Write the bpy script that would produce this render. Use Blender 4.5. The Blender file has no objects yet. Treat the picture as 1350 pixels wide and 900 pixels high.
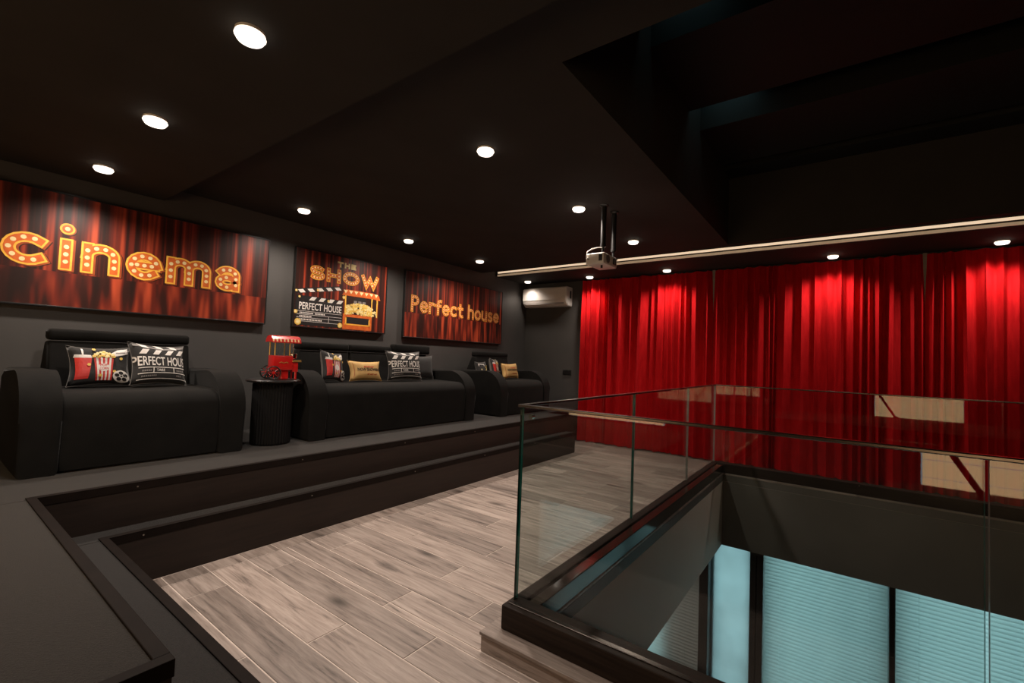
import bpy, bmesh, math, random
from mathutils import Vector, Matrix
random.seed(7)
PI = math.pi
S = bpy.context.scene
COL = S.collection

# ------------------------------------------------------------------ camera, world, exposure
cam_d = bpy.data.cameras.new('camera')
cam = bpy.data.objects.new('camera', cam_d)
COL.objects.link(cam)
S.camera = cam
cam_d.sensor_width = 36.0
cam_d.lens = 595.7 / 1350 * 36.0
cam_d.clip_start = 0.02
yaw, pitch, roll = math.radians(36.35), math.radians(2.21), math.radians(2.12)
_f = Vector((math.cos(yaw) * math.cos(pitch), math.sin(yaw) * math.cos(pitch), math.sin(pitch)))
_r = Vector((math.sin(yaw), -math.cos(yaw), 0))
_u = _r.cross(_f)
_r2 = math.cos(roll) * _r + math.sin(roll) * _u
_u2 = -math.sin(roll) * _r + math.cos(roll) * _u
M = Matrix((( _r2.x, _u2.x, -_f.x, 0), (_r2.y, _u2.y, -_f.y, 0), (_r2.z, _u2.z, -_f.z, 1.2), (0, 0, 0, 1)))
cam.matrix_world = M

W = bpy.data.worlds.new('daylight')
S.world = W
W.use_nodes = True
W.node_tree.nodes['Background'].inputs[0].default_value = (0.43, 0.74, 0.80, 1)
W.node_tree.nodes['Background'].inputs[1].default_value = 2.15

S.view_settings.view_transform = 'Standard'
S.view_settings.look = 'None'
S.view_settings.gamma = 1
S.view_settings.exposure = 0.0
S.view_settings.use_curve_mapping = False

SPOT_W = 66.0                # ceiling spotlights
SPOT_CURTAIN_W = 41.0
LAMP_COL = (1.0, 0.86, 0.74)

# ------------------------------------------------------------------ materials
def mat(name, c1, c2=None, scale=8.0, rough=0.5, metal=0.0, bump=0.0, bscale=None, spec=0.5,
        emit=None, estr=0.0, sheen=0.0, detail=4.0, stretch=None, trans=0.0, coat=0.0):
    m = bpy.data.materials.new(name)
    m.use_nodes = True
    nt = m.node_tree
    b = nt.nodes['Principled BSDF']
    b.inputs['Roughness'].default_value = rough
    b.inputs['Metallic'].default_value = metal
    b.inputs['Specular IOR Level'].default_value = spec
    b.inputs['Coat Weight'].default_value = coat
    if sheen:
        b.inputs['Sheen Weight'].default_value = sheen
        b.inputs['Sheen Roughness'].default_value = 0.4
    tc = nt.nodes.new('ShaderNodeTexCoord')
    mp = nt.nodes.new('ShaderNodeMapping')
    nt.links.new(tc.outputs['Object'], mp.inputs[0])
    if stretch:
        mp.inputs['Scale'].default_value = stretch
    n = nt.nodes.new('ShaderNodeTexNoise')
    n.inputs['Scale'].default_value = scale
    n.inputs['Detail'].default_value = detail
    nt.links.new(mp.outputs[0], n.inputs['Vector'])
    r = nt.nodes.new('ShaderNodeValToRGB')
    c2 = c2 or tuple(x * 0.82 for x in c1)
    r.color_ramp.elements[0].position = 0.3
    r.color_ramp.elements[0].color = (*c2, 1)
    r.color_ramp.elements[1].position = 0.7
    r.color_ramp.elements[1].color = (*c1, 1)
    nt.links.new(n.outputs['Fac'], r.inputs[0])
    nt.links.new(r.outputs[0], b.inputs['Base Color'])
    if bump:
        n2 = nt.nodes.new('ShaderNodeTexNoise')
        n2.inputs['Scale'].default_value = bscale or scale
        n2.inputs['Detail'].default_value = 3
        nt.links.new(mp.outputs[0], n2.inputs['Vector'])
        bp = nt.nodes.new('ShaderNodeBump')
        bp.inputs['Strength'].default_value = bump
        bp.inputs['Distance'].default_value = 0.003
        nt.links.new(n2.outputs['Fac'], bp.inputs['Height'])
        nt.links.new(bp.outputs[0], b.inputs['Normal'])
    if emit:
        b.inputs['Emission Color'].default_value = (*emit, 1)
        b.inputs['Emission Strength'].default_value = estr
    if trans:
        out = nt.nodes['Material Output']
        t = nt.nodes.new('ShaderNodeBsdfTranslucent')
        nt.links.new(r.outputs[0], t.inputs[0])
        mx = nt.nodes.new('ShaderNodeMixShader')
        mx.inputs[0].default_value = trans
        nt.links.new(b.outputs[0], mx.inputs[1])
        nt.links.new(t.outputs[0], mx.inputs[2])
        nt.links.new(mx.outputs[0], out.inputs[0])
    return m

def mat_glass(name, tint, ior=1.5):
    m = bpy.data.materials.new(name)
    m.use_nodes = True
    nt = m.node_tree
    nt.nodes.remove(nt.nodes['Principled BSDF'])
    out = nt.nodes['Material Output']
    fr = nt.nodes.new('ShaderNodeFresnel')
    ge = nt.nodes.new('ShaderNodeNewGeometry')          # same reflectance on entering and leaving the pane
    mr = nt.nodes.new('ShaderNodeMapRange'); mr.inputs['To Min'].default_value = ior; mr.inputs['To Max'].default_value = 1/ior
    nt.links.new(ge.outputs['Backfacing'], mr.inputs[0]); nt.links.new(mr.outputs[0], fr.inputs[0])
    tr = nt.nodes.new('ShaderNodeBsdfTransparent'); tr.inputs[0].default_value = (*tint, 1)
    gl = nt.nodes.new('ShaderNodeBsdfGlossy'); gl.inputs['Roughness'].default_value = 0.0
    mx = nt.nodes.new('ShaderNodeMixShader')
    nt.links.new(fr.outputs[0], mx.inputs[0])
    nt.links.new(tr.outputs[0], mx.inputs[1])
    nt.links.new(gl.outputs[0], mx.inputs[2])
    nt.links.new(mx.outputs[0], out.inputs[0])
    return m

def mat_plank(name):
    """greyish oak porcelain plank, each piece offset by its own random number"""
    m = bpy.data.materials.new(name)
    m.use_nodes = True
    nt = m.node_tree; N = nt.nodes.new; L = nt.links.new
    b = nt.nodes['Principled BSDF']
    b.inputs['Roughness'].default_value = 0.42
    geo = N('ShaderNodeNewGeometry'); oi = N('ShaderNodeObjectInfo')
    mul = N('ShaderNodeMath'); mul.operation = 'MULTIPLY'; mul.inputs[1].default_value = 37.0
    L(oi.outputs['Random'], mul.inputs[0])
    comb = N('ShaderNodeCombineXYZ'); L(mul.outputs[0], comb.inputs[0]); L(mul.outputs[0], comb.inputs[2])
    add = N('ShaderNodeVectorMath'); add.operation = 'ADD'
    L(geo.outputs['Position'], add.inputs[0]); L(comb.outputs[0], add.inputs[1])
    mp = N('ShaderNodeMapping'); mp.inputs['Scale'].default_value = (11.0, 0.75, 11.0)
    L(add.outputs[0], mp.inputs[0])
    n1 = N('ShaderNodeTexNoise'); n1.inputs['Scale'].default_value = 3.4; n1.inputs['Detail'].default_value = 9
    n1.inputs['Roughness'].default_value = 0.68; n1.inputs['Distortion'].default_value = 0.5
    L(mp.outputs[0], n1.inputs['Vector'])
    r1 = N('ShaderNodeValToRGB')
    e = r1.color_ramp.elements
    e[0].position = 0.31; e[0].color = (0.085, 0.064, 0.054, 1)
    e[1].position = 0.66; e[1].color = (0.47, 0.382, 0.332, 1)
    k = e.new(0.46); k.color = (0.30, 0.235, 0.200, 1)
    L(n1.outputs['Fac'], r1.inputs[0])
    # knots
    mp2 = N('ShaderNodeMapping'); mp2.inputs['Scale'].default_value = (6.5, 2.6, 6.5)
    L(add.outputs[0], mp2.inputs[0])
    vo = N('ShaderNodeTexVoronoi'); vo.inputs['Scale'].default_value = 0.62
    n3 = N('ShaderNodeTexNoise'); n3.inputs['Scale'].default_value = 3.0
    L(mp2.outputs[0], n3.inputs['Vector'])
    wob = N('ShaderNodeMixRGB'); wob.inputs[0].default_value = 0.12
    L(mp2.outputs[0], wob.inputs[1]); L(n3.outputs['Color'], wob.inputs[2])
    L(wob.outputs[0], vo.inputs['Vector'])
    r2 = N('ShaderNodeValToRGB')
    r2.color_ramp.elements[0].position = 0.025; r2.color_ramp.elements[0].color = (0.17, 0.16, 0.15, 1)
    r2.color_ramp.elements[1].position = 0.17; r2.color_ramp.elements[1].color = (1, 1, 1, 1)
    L(vo.outputs['Distance'], r2.inputs[0])
    mx = N('ShaderNodeMixRGB'); mx.blend_type = 'MULTIPLY'; mx.inputs[0].default_value = 0.92
    L(r1.outputs[0], mx.inputs[1]); L(r2.outputs[0], mx.inputs[2])
    # plank to plank tone
    hv = N('ShaderNodeHueSaturation')
    mr = N('ShaderNodeMapRange'); mr.inputs['To Min'].default_value = 0.66; mr.inputs['To Max'].default_value = 1.14
    L(oi.outputs['Random'], mr.inputs[0]); L(mr.outputs[0], hv.inputs['Value'])
    hv.inputs['Saturation'].default_value = 0.95
    L(mx.outputs[0], hv.inputs['Color']); L(hv.outputs[0], b.inputs['Base Color'])
    bp = N('ShaderNodeBump'); bp.inputs['Strength'].default_value = 0.25; bp.inputs['Distance'].default_value = 0.002
    L(n1.outputs['Fac'], bp.inputs['Height']); L(bp.outputs[0], b.inputs['Normal'])
    return m

def mat_drape_print(name, hem, freq):
    """printed red theatre drape on a poster (x across, z up, in the poster's own metres)"""
    m = bpy.data.materials.new(name)
    m.use_nodes = True
    nt = m.node_tree; N = nt.nodes.new; L = nt.links.new
    b = nt.nodes['Principled BSDF']
    b.inputs['Roughness'].default_value = 0.38
    tc = N('ShaderNodeTexCoord')
    def band(sc, seed, det):
        mp = N('ShaderNodeMapping'); mp.inputs['Scale'].default_value = sc; mp.inputs['Location'].default_value = (seed, 0, seed * 2)
        L(tc.outputs['Object'], mp.inputs[0])
        n = N('ShaderNodeTexNoise'); n.inputs['Scale'].default_value = 1.0; n.inputs['Detail'].default_value = det
        n.inputs['Roughness'].default_value = 0.6
        L(mp.outputs[0], n.inputs['Vector'])
        r = N('ShaderNodeValToRGB')
        e = r.color_ramp.elements
        e[0].position = 0.34; e[0].color = (0.020, 0.008, 0.006, 1)
        e[1].position = 0.68; e[1].color = (0.50, 0.074, 0.028, 1)
        k = e.new(0.53); k.color = (0.15, 0.019, 0.010, 1)
        k2 = e.new(0.44); k2.color = (0.040, 0.010, 0.007, 1)
        L(n.outputs['Fac'], r.inputs[0])
        return r.outputs[0]
    up = band((freq, 0, 0.35), 3.1, 2.5)
    lo = band((freq * 0.62, 0, 1.6), 9.7, 1.5)
    sep = N('ShaderNodeSeparateXYZ'); L(tc.outputs['Object'], sep.inputs[0])
    lt = N('ShaderNodeMath'); lt.operation = 'LESS_THAN'; lt.inputs[1].default_value = hem
    L(sep.outputs['Z'], lt.inputs[0])
    mx = N('ShaderNodeMixRGB'); L(lt.outputs[0], mx.inputs[0]); L(up, mx.inputs[1]); L(lo, mx.inputs[2])
    L(mx.outputs[0], b.inputs['Base Color'])
    return m

MAT = {}
MAT['wall'] = mat('charcoal wall paint', (0.062, 0.058, 0.055), (0.052, 0.049, 0.047), 3, 0.62, bump=0.08, bscale=60)
MAT['ceil'] = mat('black ceiling paint', (0.040, 0.036, 0.034), (0.033, 0.030, 0.028), 3, 0.85, spec=0.15, bump=0.05, bscale=60)
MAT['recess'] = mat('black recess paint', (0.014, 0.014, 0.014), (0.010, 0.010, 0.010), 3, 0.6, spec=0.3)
MAT['carpet'] = mat('charcoal carpet', (0.034, 0.031, 0.0295), (0.019, 0.0175, 0.0167), 260, 0.95, bump=0.8, bscale=420, spec=0.1, sheen=0.2)
MAT['riser'] = mat('dark brown riser laminate', (0.026, 0.017, 0.013), (0.018, 0.012, 0.010), 4, 0.5, spec=0.3, stretch=(1, 1, 14))
MAT['trim'] = mat('dark bronze edge profile', (0.013, 0.009, 0.0075), (0.009, 0.0065, 0.0055), 12, 0.6, spec=0.06)
MAT['screw'] = mat('bright screw', (0.45, 0.42, 0.38), None, 5, 0.3, metal=1)
MAT['grout'] = mat('cream grout', (0.66, 0.56, 0.49), (0.56, 0.47, 0.41), 30, 0.8)
MAT['slab'] = mat('grey slab edge paint', (0.130, 0.120, 0.108), (0.105, 0.097, 0.088), 2, 0.6, bump=0.1, bscale=30)
MAT['plank'] = mat_plank('grey oak plank tile')
MAT['base'] = mat('dark walnut channel', (0.032, 0.022, 0.017), (0.016, 0.011, 0.009), 6, 0.5, stretch=(0.6, 0.6, 14), spec=0.1)
MAT['base_gloss'] = mat('polished dark channel', (0.030, 0.022, 0.018), None, 6, 0.10)
MAT['glass'] = mat_glass('toughened glass', (0.90, 0.925, 0.915))
MAT['glass_edge'] = mat('green glass edge', (0.010, 0.085, 0.070), (0.006, 0.05, 0.042), 6, 0.1)
MAT['glass_joint'] = mat('polished glass joint', (0.30, 0.31, 0.29), (0.22, 0.23, 0.21), 6, 0.3)
MAT['rail'] = mat('dark steel rail', (0.10, 0.085, 0.075), (0.07, 0.06, 0.055), 20, 0.25, metal=0.9)
MAT['velvet'] = mat('red velvet', (0.56, 0.010, 0.013), (0.43, 0.005, 0.008), 30, 0.85, spec=0.08, sheen=0.0, stretch=(1, 1, 0.2))
MAT['sofa'] = mat('black velour', (0.0085, 0.008, 0.0072), (0.0055, 0.0052, 0.0048), 9, 0.85, spec=0.12, sheen=0.06, bump=0.3, bscale=300)
MAT['black'] = mat('black plastic', (0.012, 0.012, 0.012), None, 9, 0.35)
MAT['blackm'] = mat('black satin metal', (0.009, 0.0085, 0.0085), None, 9, 0.42, metal=0.1)
MAT['white'] = mat('white plastic', (0.72, 0.68, 0.64), (0.66, 0.62, 0.58), 5, 0.35)
MAT['grey'] = mat('grey plastic', (0.30, 0.27, 0.25), None, 5, 0.4)
MAT['chrome'] = mat('chrome', (0.75, 0.73, 0.70), None, 5, 0.12, metal=1)
MAT['gold'] = mat('brass', (0.75, 0.48, 0.14), (0.6, 0.36, 0.1), 9, 0.3, metal=0.7)
MAT['red'] = mat('red enamel', (0.62, 0.015, 0.012), (0.5, 0.01, 0.01), 6, 0.28, coat=0.4)
MAT['lens'] = mat('lit lamp lens', (0.9, 0.85, 0.8), None, 5, 0.4, emit=(1.0, 0.90, 0.80), estr=2.2)
MAT['lens_ring'] = mat('lit lamp rim', (0.9, 0.85, 0.8), None, 5, 0.4, emit=(1.0, 0.86, 0.70), estr=3.0)
MAT['led'] = mat('warm strip light', (0.9, 0.8, 0.7), None, 5, 0.4, emit=(1.0, 0.74, 0.50), estr=0.80)
MAT['lip_glow'] = mat('strip lip with glow', (0.9, 0.8, 0.7), None, 5, 0.4, emit=(1.0, 0.70, 0.42), estr=0.20)  # ledge glows weakly in place of strip light falling on it
MAT['led_body'] = mat('pale strip profile', (0.06, 0.05, 0.045), None, 5, 0.6)
MAT['slat'] = mat('white blind slat', (0.72, 0.74, 0.72), (0.66, 0.69, 0.68), 6, 0.5, trans=0.62)
MAT['frost'] = mat('frosted window pane', (0.80, 0.82, 0.82), None, 2, 0.4, trans=0.75)
MAT['frame'] = mat('dark brown window frame', (0.040, 0.030, 0.025), None, 6, 0.4)
MAT['lower'] = mat('grey lower storey paint', (0.20, 0.19, 0.175), (0.17, 0.16, 0.15), 3, 0.6)
MAT['beige'] = mat('beige window jamb', (0.30, 0.25, 0.21), None, 6, 0.5)
MAT['paper'] = mat('lit cream blind', (0.80, 0.68, 0.45), (0.70, 0.56, 0.36), 2, 0.7, emit=(1.0, 0.63, 0.32), estr=4.2, stretch=(1, 0.2, 9))
MAT['darkred'] = mat('dark red paint', (0.035, 0.007, 0.007), None, 6, 0.4)
# print inks
MAT['ink_yellow'] = mat('amber ink', (0.95, 0.54, 0.08), (0.80, 0.40, 0.05), 30, 0.4)
MAT['ink_orange'] = mat('orange ink', (0.70, 0.16, 0.030), (0.52, 0.095, 0.018), 22, 0.4)
MAT['ink_deep'] = mat('deep brown ink', (0.030, 0.012, 0.008), None, 10, 0.4)
MAT['ink_rust'] = mat('rust ink', (0.40, 0.085, 0.02), (0.28, 0.05, 0.015), 12, 0.4)
MAT['ink_cream'] = mat('cream ink', (0.88, 0.74, 0.42), (0.80, 0.62, 0.30), 30, 0.4)
MAT['ink_white'] = mat('white ink', (0.78, 0.74, 0.70), (0.68, 0.64, 0.60), 20, 0.5)
MAT['ink_grey'] = mat('grey ink', (0.22, 0.20, 0.19), None, 20, 0.5)
MAT['ink_black'] = mat('black ink', (0.012, 0.011, 0.011), None, 20, 0.5)
MAT['ink_red'] = mat('red ink', (0.62, 0.035, 0.025), (0.48, 0.02, 0.015), 14, 0.5)
MAT['ink_pop'] = mat('popcorn yellow ink', (0.85, 0.60, 0.14), (0.62, 0.36, 0.05), 60, 0.5)
MAT['ink_popl'] = mat('pale popcorn ink', (0.90, 0.78, 0.42), (0.75, 0.55, 0.2), 60, 0.5)
MAT['cushion_black'] = mat('black cushion cloth', (0.022, 0.021, 0.020), (0.015, 0.014, 0.014), 40, 0.85, sheen=0.2, bump=0.3, bscale=200)
MAT['cushion_gold'] = mat('old gold cushion cloth', (0.62, 0.40, 0.15), (0.50, 0.30, 0.10), 12, 0.75, bump=0.2, bscale=200)
MAT['cushion_grey'] = mat('grey cushion cloth', (0.16, 0.15, 0.14), (0.12, 0.11, 0.10), 40, 0.8)
MAT['drape1'] = mat_drape_print('drape print wide', 0.235, 17.0)
MAT['drape2'] = mat_drape_print('drape print square', -1.0, 26.0)
MAT['drape3'] = mat_drape_print('drape print narrow folds', 0.30, 22.0)

# ------------------------------------------------------------------ helpers
def tag(o, label=None, cat=None, group=None, kind=None):
    if label: o['label'] = label
    if cat: o['category'] = cat
    if group: o['group'] = group
    if kind: o['kind'] = kind
    return o

def empty(name, loc=(0, 0, 0), rz=0.0):
    o = bpy.data.objects.new(name, None)
    o.empty_display_size = 0.05
    o.location = loc
    o.rotation_euler = (0, 0, rz)
    COL.objects.link(o)
    return o

def link_mesh(name, me, parent=None):
    o = bpy.data.objects.new(name, me)
    COL.objects.link(o)
    if parent is not None:
        o.parent = parent
    return o

class MB:
    """collects geometry of one part; several materials allowed"""
    def __init__(self, *mats):
        self.bm = bmesh.new()
        self.mats = list(mats)
        self.smooth = False
    def _set(self, faces, mi):
        for f in faces: f.material_index = mi
    def box(self, x0, x1, y0, y1, z0, z1, mi=0):
        v = [self.bm.verts.new(p) for p in ((x0,y0,z0),(x1,y0,z0),(x1,y1,z0),(x0,y1,z0),(x0,y0,z1),(x1,y0,z1),(x1,y1,z1),(x0,y1,z1))]
        fs = [self.bm.faces.new([v[i] for i in q]) for q in ((3,2,1,0),(4,5,6,7),(0,1,5,4),(1,2,6,5),(2,3,7,6),(3,0,4,7))]
        self._set(fs, mi); return fs
    def rbox(self, x0, x1, y0, y1, z0, z1, r=0.01, seg=3, mi=0, mtx=None):
        t = bmesh.new()
        bmesh.ops.create_cube(t, size=1.0)
        bmesh.ops.scale(t, vec=(x1-x0, y1-y0, z1-z0), verts=t.verts)
        bmesh.ops.translate(t, vec=((x0+x1)/2, (y0+y1)/2, (z0+z1)/2), verts=t.verts)
        bmesh.ops.bevel(t, geom=t.edges[:], offset=r, segments=seg, profile=0.5, affect='EDGES')
        self.merge(t, mi, mtx)
    def merge(self, t, mi=0, mtx=None):
        if mtx is not None: bmesh.ops.transform(t, matrix=mtx, verts=t.verts)
        mp = {}
        for v in t.verts: mp[v] = self.bm.verts.new(v.co)
        for f in t.faces:
            try:
                nf = self.bm.faces.new([mp[v] for v in f.verts]); nf.material_index = mi
            except ValueError: pass
        t.free()
    def prism_x(self, prof, x0, x1, mi=0, r=0.0, seg=3):
        """profile in (y,z), counter-clockwise seen from +x, extruded x0..x1, caps bevelled by r"""
        t = bmesh.new()
        a = [t.verts.new((x0, y, z)) for y, z in prof]
        b = [t.verts.new((x1, y, z)) for y, z in prof]
        n = len(prof)
        t.faces.new(list(reversed(a))); t.faces.new(b)
        for i in range(n):
            j = (i+1) % n
            t.faces.new((a[i], a[j], b[j], b[i]))
        if r:
            es = [e for e in t.edges if abs(e.verts[0].co.x - e.verts[1].co.x) < 1e-6]
            bmesh.ops.bevel(t, geom=es, offset=r, segments=seg, profile=0.5, affect='EDGES')
        self.merge(t, mi)
    def cyl(self, c, r, h, n=24, mi=0, r2=None, axis='z', cap=True):
        r2 = r if r2 is None else r2
        def P(a, rad, t):
            u, v = math.cos(a)*rad, math.sin(a)*rad
            if axis == 'z': return (c[0]+u, c[1]+v, c[2]+t)
            if axis == 'x': return (c[0]+t, c[1]+u, c[2]+v)
            return (c[0]+v, c[1]+t, c[2]+u)
        a = [self.bm.verts.new(P(2*PI*i/n, r, 0)) for i in range(n)]
        b = [self.bm.verts.new(P(2*PI*i/n, r2, h)) for i in range(n)]
        fs = []
        for i in range(n):
            j = (i+1) % n
            fs.append(self.bm.faces.new((a[i], a[j], b[j], b[i])))
        if cap:
            fs.append(self.bm.faces.new(list(reversed(a)))); fs.append(self.bm.faces.new(b))
        self._set(fs, mi)
    def tube(self, pts, r, n=8, mi=0):
        pts = [Vector(p) for p in pts]; rings = []
        for i, p in enumerate(pts):
            d = (pts[min(i+1, len(pts)-1)] - pts[max(i-1, 0)]).normalized()
            ref = Vector((0, 0, 1)) if abs(d.z) < 0.9 else Vector((1, 0, 0))
            u = d.cross(ref).normalized(); v = d.cross(u).normalized()
            rings.append([self.bm.verts.new(p + r*(math.cos(2*PI*k/n)*u + math.sin(2*PI*k/n)*v)) for k in range(n)])
        for a, b in zip(rings, rings[1:]):
            for k in range(n):
                f = self.bm.faces.new((a[k], a[(k+1) % n], b[(k+1) % n], b[k])); f.material_index = mi
        for ring in (rings[0], rings[-1]):
            f = self.bm.faces.new(ring); f.material_index = mi
    def lathe(self, prof, n=32, c=(0, 0, 0), mi=0, mod=None):
        rings = []
        for r, z in prof:
            rings.append([self.bm.verts.new((c[0]+math.cos(2*PI*k/n)*r*(mod(k) if mod else 1), c[1]+math.sin(2*PI*k/n)*r*(mod(k) if mod else 1), c[2]+z)) for k in range(n)])
        for a, b in zip(rings, rings[1:]):
            for k in range(n):
                f = self.bm.faces.new((a[k], a[(k+1) % n], b[(k+1) % n], b[k])); f.material_index = mi
        f = self.bm.faces.new(list(reversed(rings[0]))); f.material_index = mi
        f = self.bm.faces.new(rings[-1]); f.material_index = mi
    def poly(self, pts, mi=0):
        f = self.bm.faces.new([self.bm.verts.new(p) for p in pts]); f.material_index = mi
        return f
    def build(self, name, parent=None, smooth=False, angle=35):
        bmesh.ops.recalc_face_normals(self.bm, faces=self.bm.faces[:])
        me = bpy.data.meshes.new(name)
        self.bm.to_mesh(me); self.bm.free()
        for m in self.mats: me.materials.append(MAT[m] if isinstance(m, str) else m)
        if smooth:
            for p in me.polygons: p.use_smooth = True
            try: me.set_sharp_from_angle(angle=math.radians(angle))
            except Exception: pass
        return link_mesh(name, me, parent)

def arcpts(cx, cy, rx, ry, a0, a1, n=14):
    return [(cx + rx*math.cos(math.radians(a0 + (a1-a0)*i/n)), cy + ry*math.sin(math.radians(a0 + (a1-a0)*i/n))) for i in range(n+1)]

# ------------------------------------------------------------------ setting: upper room
X0, X1, Y0, Y1 = -2.0, 6.28, -3.2, 4.35
ZC, ZL = 2.46, 2.35
XV0, XV1, YV = 1.635, 5.22, 1.02      # void in the floor (inner faces)
ZB = -0.66                             # underside of the slab
Z1, Z2 = 0.26, 0.475                   # platform levels
PX = 5.36                              # right end of platforms

m = MB('wall'); m.box(X0, X1+0.3, Y1, Y1+0.15, ZB, 3.5); tag(m.build('wall_back'), kind='structure')
m = MB('wall'); m.box(X1, X1+0.15, Y0, Y1, ZB, 3.5); tag(m.build('wall_right'), kind='structure')
m = MB('wall'); m.box(X0, X1+0.15, Y0-0.15, Y0, ZB, 3.5); tag(m.build('wall_front'), kind='structure')
# wall behind the camera with two lit windows
LW = ((-1.98, -0.50), (1.62, 2.95)); WZ = (0.12, 0.45); WZ1 = 1.75
m = MB('wall')
ys = [Y0, LW[0][0], LW[0][1], LW[1][0], LW[1][1], Y1]
for i in (0, 2, 4): m.box(X0-0.15, X0, ys[i], ys[i+1], ZB, 3.5)
for (a, b), WZ0 in zip(LW, WZ):
    m.box(X0-0.15, X0, a, b, ZB, WZ0); m.box(X0-0.15, X0, a, b, WZ1, 3.5)
tag(m.build('wall_left'), kind='structure')
for i, (a, b) in enumerate(LW):
    WZ0 = WZ[i]
    w = tag(empty('window_%d' % (i+1), (X0, (a+b)/2, WZ0)), kind='structure')
    hw = (b-a)/2; H = WZ1-WZ0
    m = MB('frame'); 
    for (p, q, r_, s_) in ((-hw, hw, 0, 0.04), (-hw, hw, H-0.04, H), (-hw, -hw+0.04, 0.04, H-0.04), (hw-0.04, hw, 0.04, H-0.04), ):
        m.box(-0.10, -0.05, p, q, r_, s_)
    m.build('window_frame', w)
    n = 10
    for k in range(n):
        m = MB('paper'); z = 0.05 + k*(H-0.1)/n
        m.rbox(-0.045 + 0.004*(k % 2), -0.035 + 0.004*(k % 2), -hw+0.05, hw-0.05, z, z+(H-0.1)/n-0.006, 0.002, 1)
        m.build('blind_band', w)

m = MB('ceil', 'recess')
m.box(X0, 1.19, Y0, Y1, ZL, 3.6)
m.box(1.19, 5.08, 0.97, Y1, ZC, 3.6)
m.box(1.19, 1.6, Y0, 0.97, ZC, 3.6)
m.box(5.0, 5.08, Y0, 0.97, ZC, 3.6)
m.box(5.08, 5.45, Y0, Y1, 2.565, 3.6)
m.box(5.45, X1, Y0, Y1, ZC, 3.6)
SLOTS = ((2.46, 2.64, True), (3.49, 3.83, True), (4.62, 4.74, False))       # light shafts in the recess top
xa = 1.6
for (p, q, lit) in SLOTS:
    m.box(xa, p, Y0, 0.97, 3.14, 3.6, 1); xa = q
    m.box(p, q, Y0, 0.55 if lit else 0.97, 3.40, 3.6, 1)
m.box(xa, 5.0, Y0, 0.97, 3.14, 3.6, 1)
ceil = tag(m.build('ceiling'), kind='structure')
for i, (p, q, lit) in enumerate(SLOTS[:2]):
    sk = tag(empty('window_%d' % (i+7), ((p+q)/2, 0.76, 3.40)), kind='structure')      # unseen roof light, added to put blue glints in the shaft
    hw = (q-p)/2
    m = MB('glass'); m.box(-hw, hw, -0.21, 0.21, 0.08, 0.09); m.build('pane', sk)
    m = MB('frame')
    for k in ((-hw, hw, -0.21, -0.18), (-hw, hw, 0.18, 0.21), (-hw, -hw+0.02, -0.18, 0.18), (hw-0.02, hw, -0.18, 0.18)): m.box(*k, 0.04, 0.12)
    m.build('window_frame', sk)

pl = tag(empty('leaning_pole', (-1.8, -0.88, 0.26)), 'dark red pole leaning by the cream blind, mirrored in the near glass', 'pole')
m = MB('darkred'); m.tube([(0, 0, -0.0), (-0.1, 0.75, 1.3)], 0.022, 12); m.build('shaft', pl, True)
m = MB('darkred'); m.lathe([(0.02, 0.0), (0.04, 0.01), (0.04, 0.03), (0.02, 0.04)], 16); m.build('foot', pl, True)

# strip light in the slot
t = tag(empty('strip_light', (5.45, 0.6, 2.46)), 'long warm linear strip light in the ceiling slot before the curtains', 'strip light')
m = MB('led'); m.box(-0.013, -0.001, Y0-0.6+0.02, Y1-0.6-0.03, 0.050, 0.074); m.build('diffuser', t)
m = MB('led_body'); m.box(-0.010, 0.0, Y0-0.6+0.02, Y1-0.6-0.03, 0.030, 0.048); m.build('profile', t)
m = MB('lip_glow'); m.box(-0.022, 0.0, Y0-0.6+0.02, Y1-0.6-0.03, 0.004, 0.029); m.build('lower_lip', t)
m = MB('black'); m.box(-0.03, 0.0, Y1-0.6-0.03, Y1-0.6-0.005, 0.0, 0.09); m.build('end_cap', t)

# slab and floor substrate (grout shows between the planks)
MAT['slab_lit'] = mat('slab edge with warm light', (0.70, 0.60, 0.52), (0.64, 0.55, 0.48), 2, 0.7)  # slab paint lightened for the left face, warm light put into the colour
m = MB('slab', 'grout', 'slab_lit')
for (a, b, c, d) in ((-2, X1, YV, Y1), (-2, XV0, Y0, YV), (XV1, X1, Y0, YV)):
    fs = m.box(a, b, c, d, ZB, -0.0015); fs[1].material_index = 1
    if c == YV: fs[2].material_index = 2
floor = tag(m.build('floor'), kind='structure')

# planks
PW = 0.1865; G = 0.0028
xs = [0.6895 + PW*k for k in range(31)]
offs = [0.75, 2.52, 1.77, 1.395, 1.765, 1.385, 1.755, 2.30, 1.745, 1.42, 2.05, 1.58]
mesh_cache = {}
def plank(x0, x1, y0, y1):
    if y1-y0 < 0.03 or x1-x0 < 0.02: return
    key = (round(x1-x0, 3), round(y1-y0, 3))
    if key not in mesh_cache:
        mm = MB('plank'); w, l = (x1-x0)/2-G, (y1-y0)/2-G
        fs = mm.box(-w, w, -l, l, -0.006, 0)
        bmesh.ops.bevel(mm.bm, geom=[e for e in mm.bm.edges if all(v.co.z > -0.001 for v in e.verts)], offset=0.0012, segments=1, affect='EDGES')
        o = mm.build('plank', floor); mesh_cache[key] = o.data
    else:
        o = link_mesh('plank', mesh_cache[key], floor)
    o.location = ((x0+x1)/2, (y0+y1)/2, random.uniform(-0.0004, 0.0004) + 0.0006)
def cut(x0, x1, ya, yb, off):
    js = [ya]; j = off - 1.125*6
    while j < yb:
        if j > ya + 0.06 and j < yb - 0.03: js.append(j)
        j += 1.125
    js.append(yb)
    for p, q in zip(js, js[1:]): plank(x0, x1, p, q)
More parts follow.
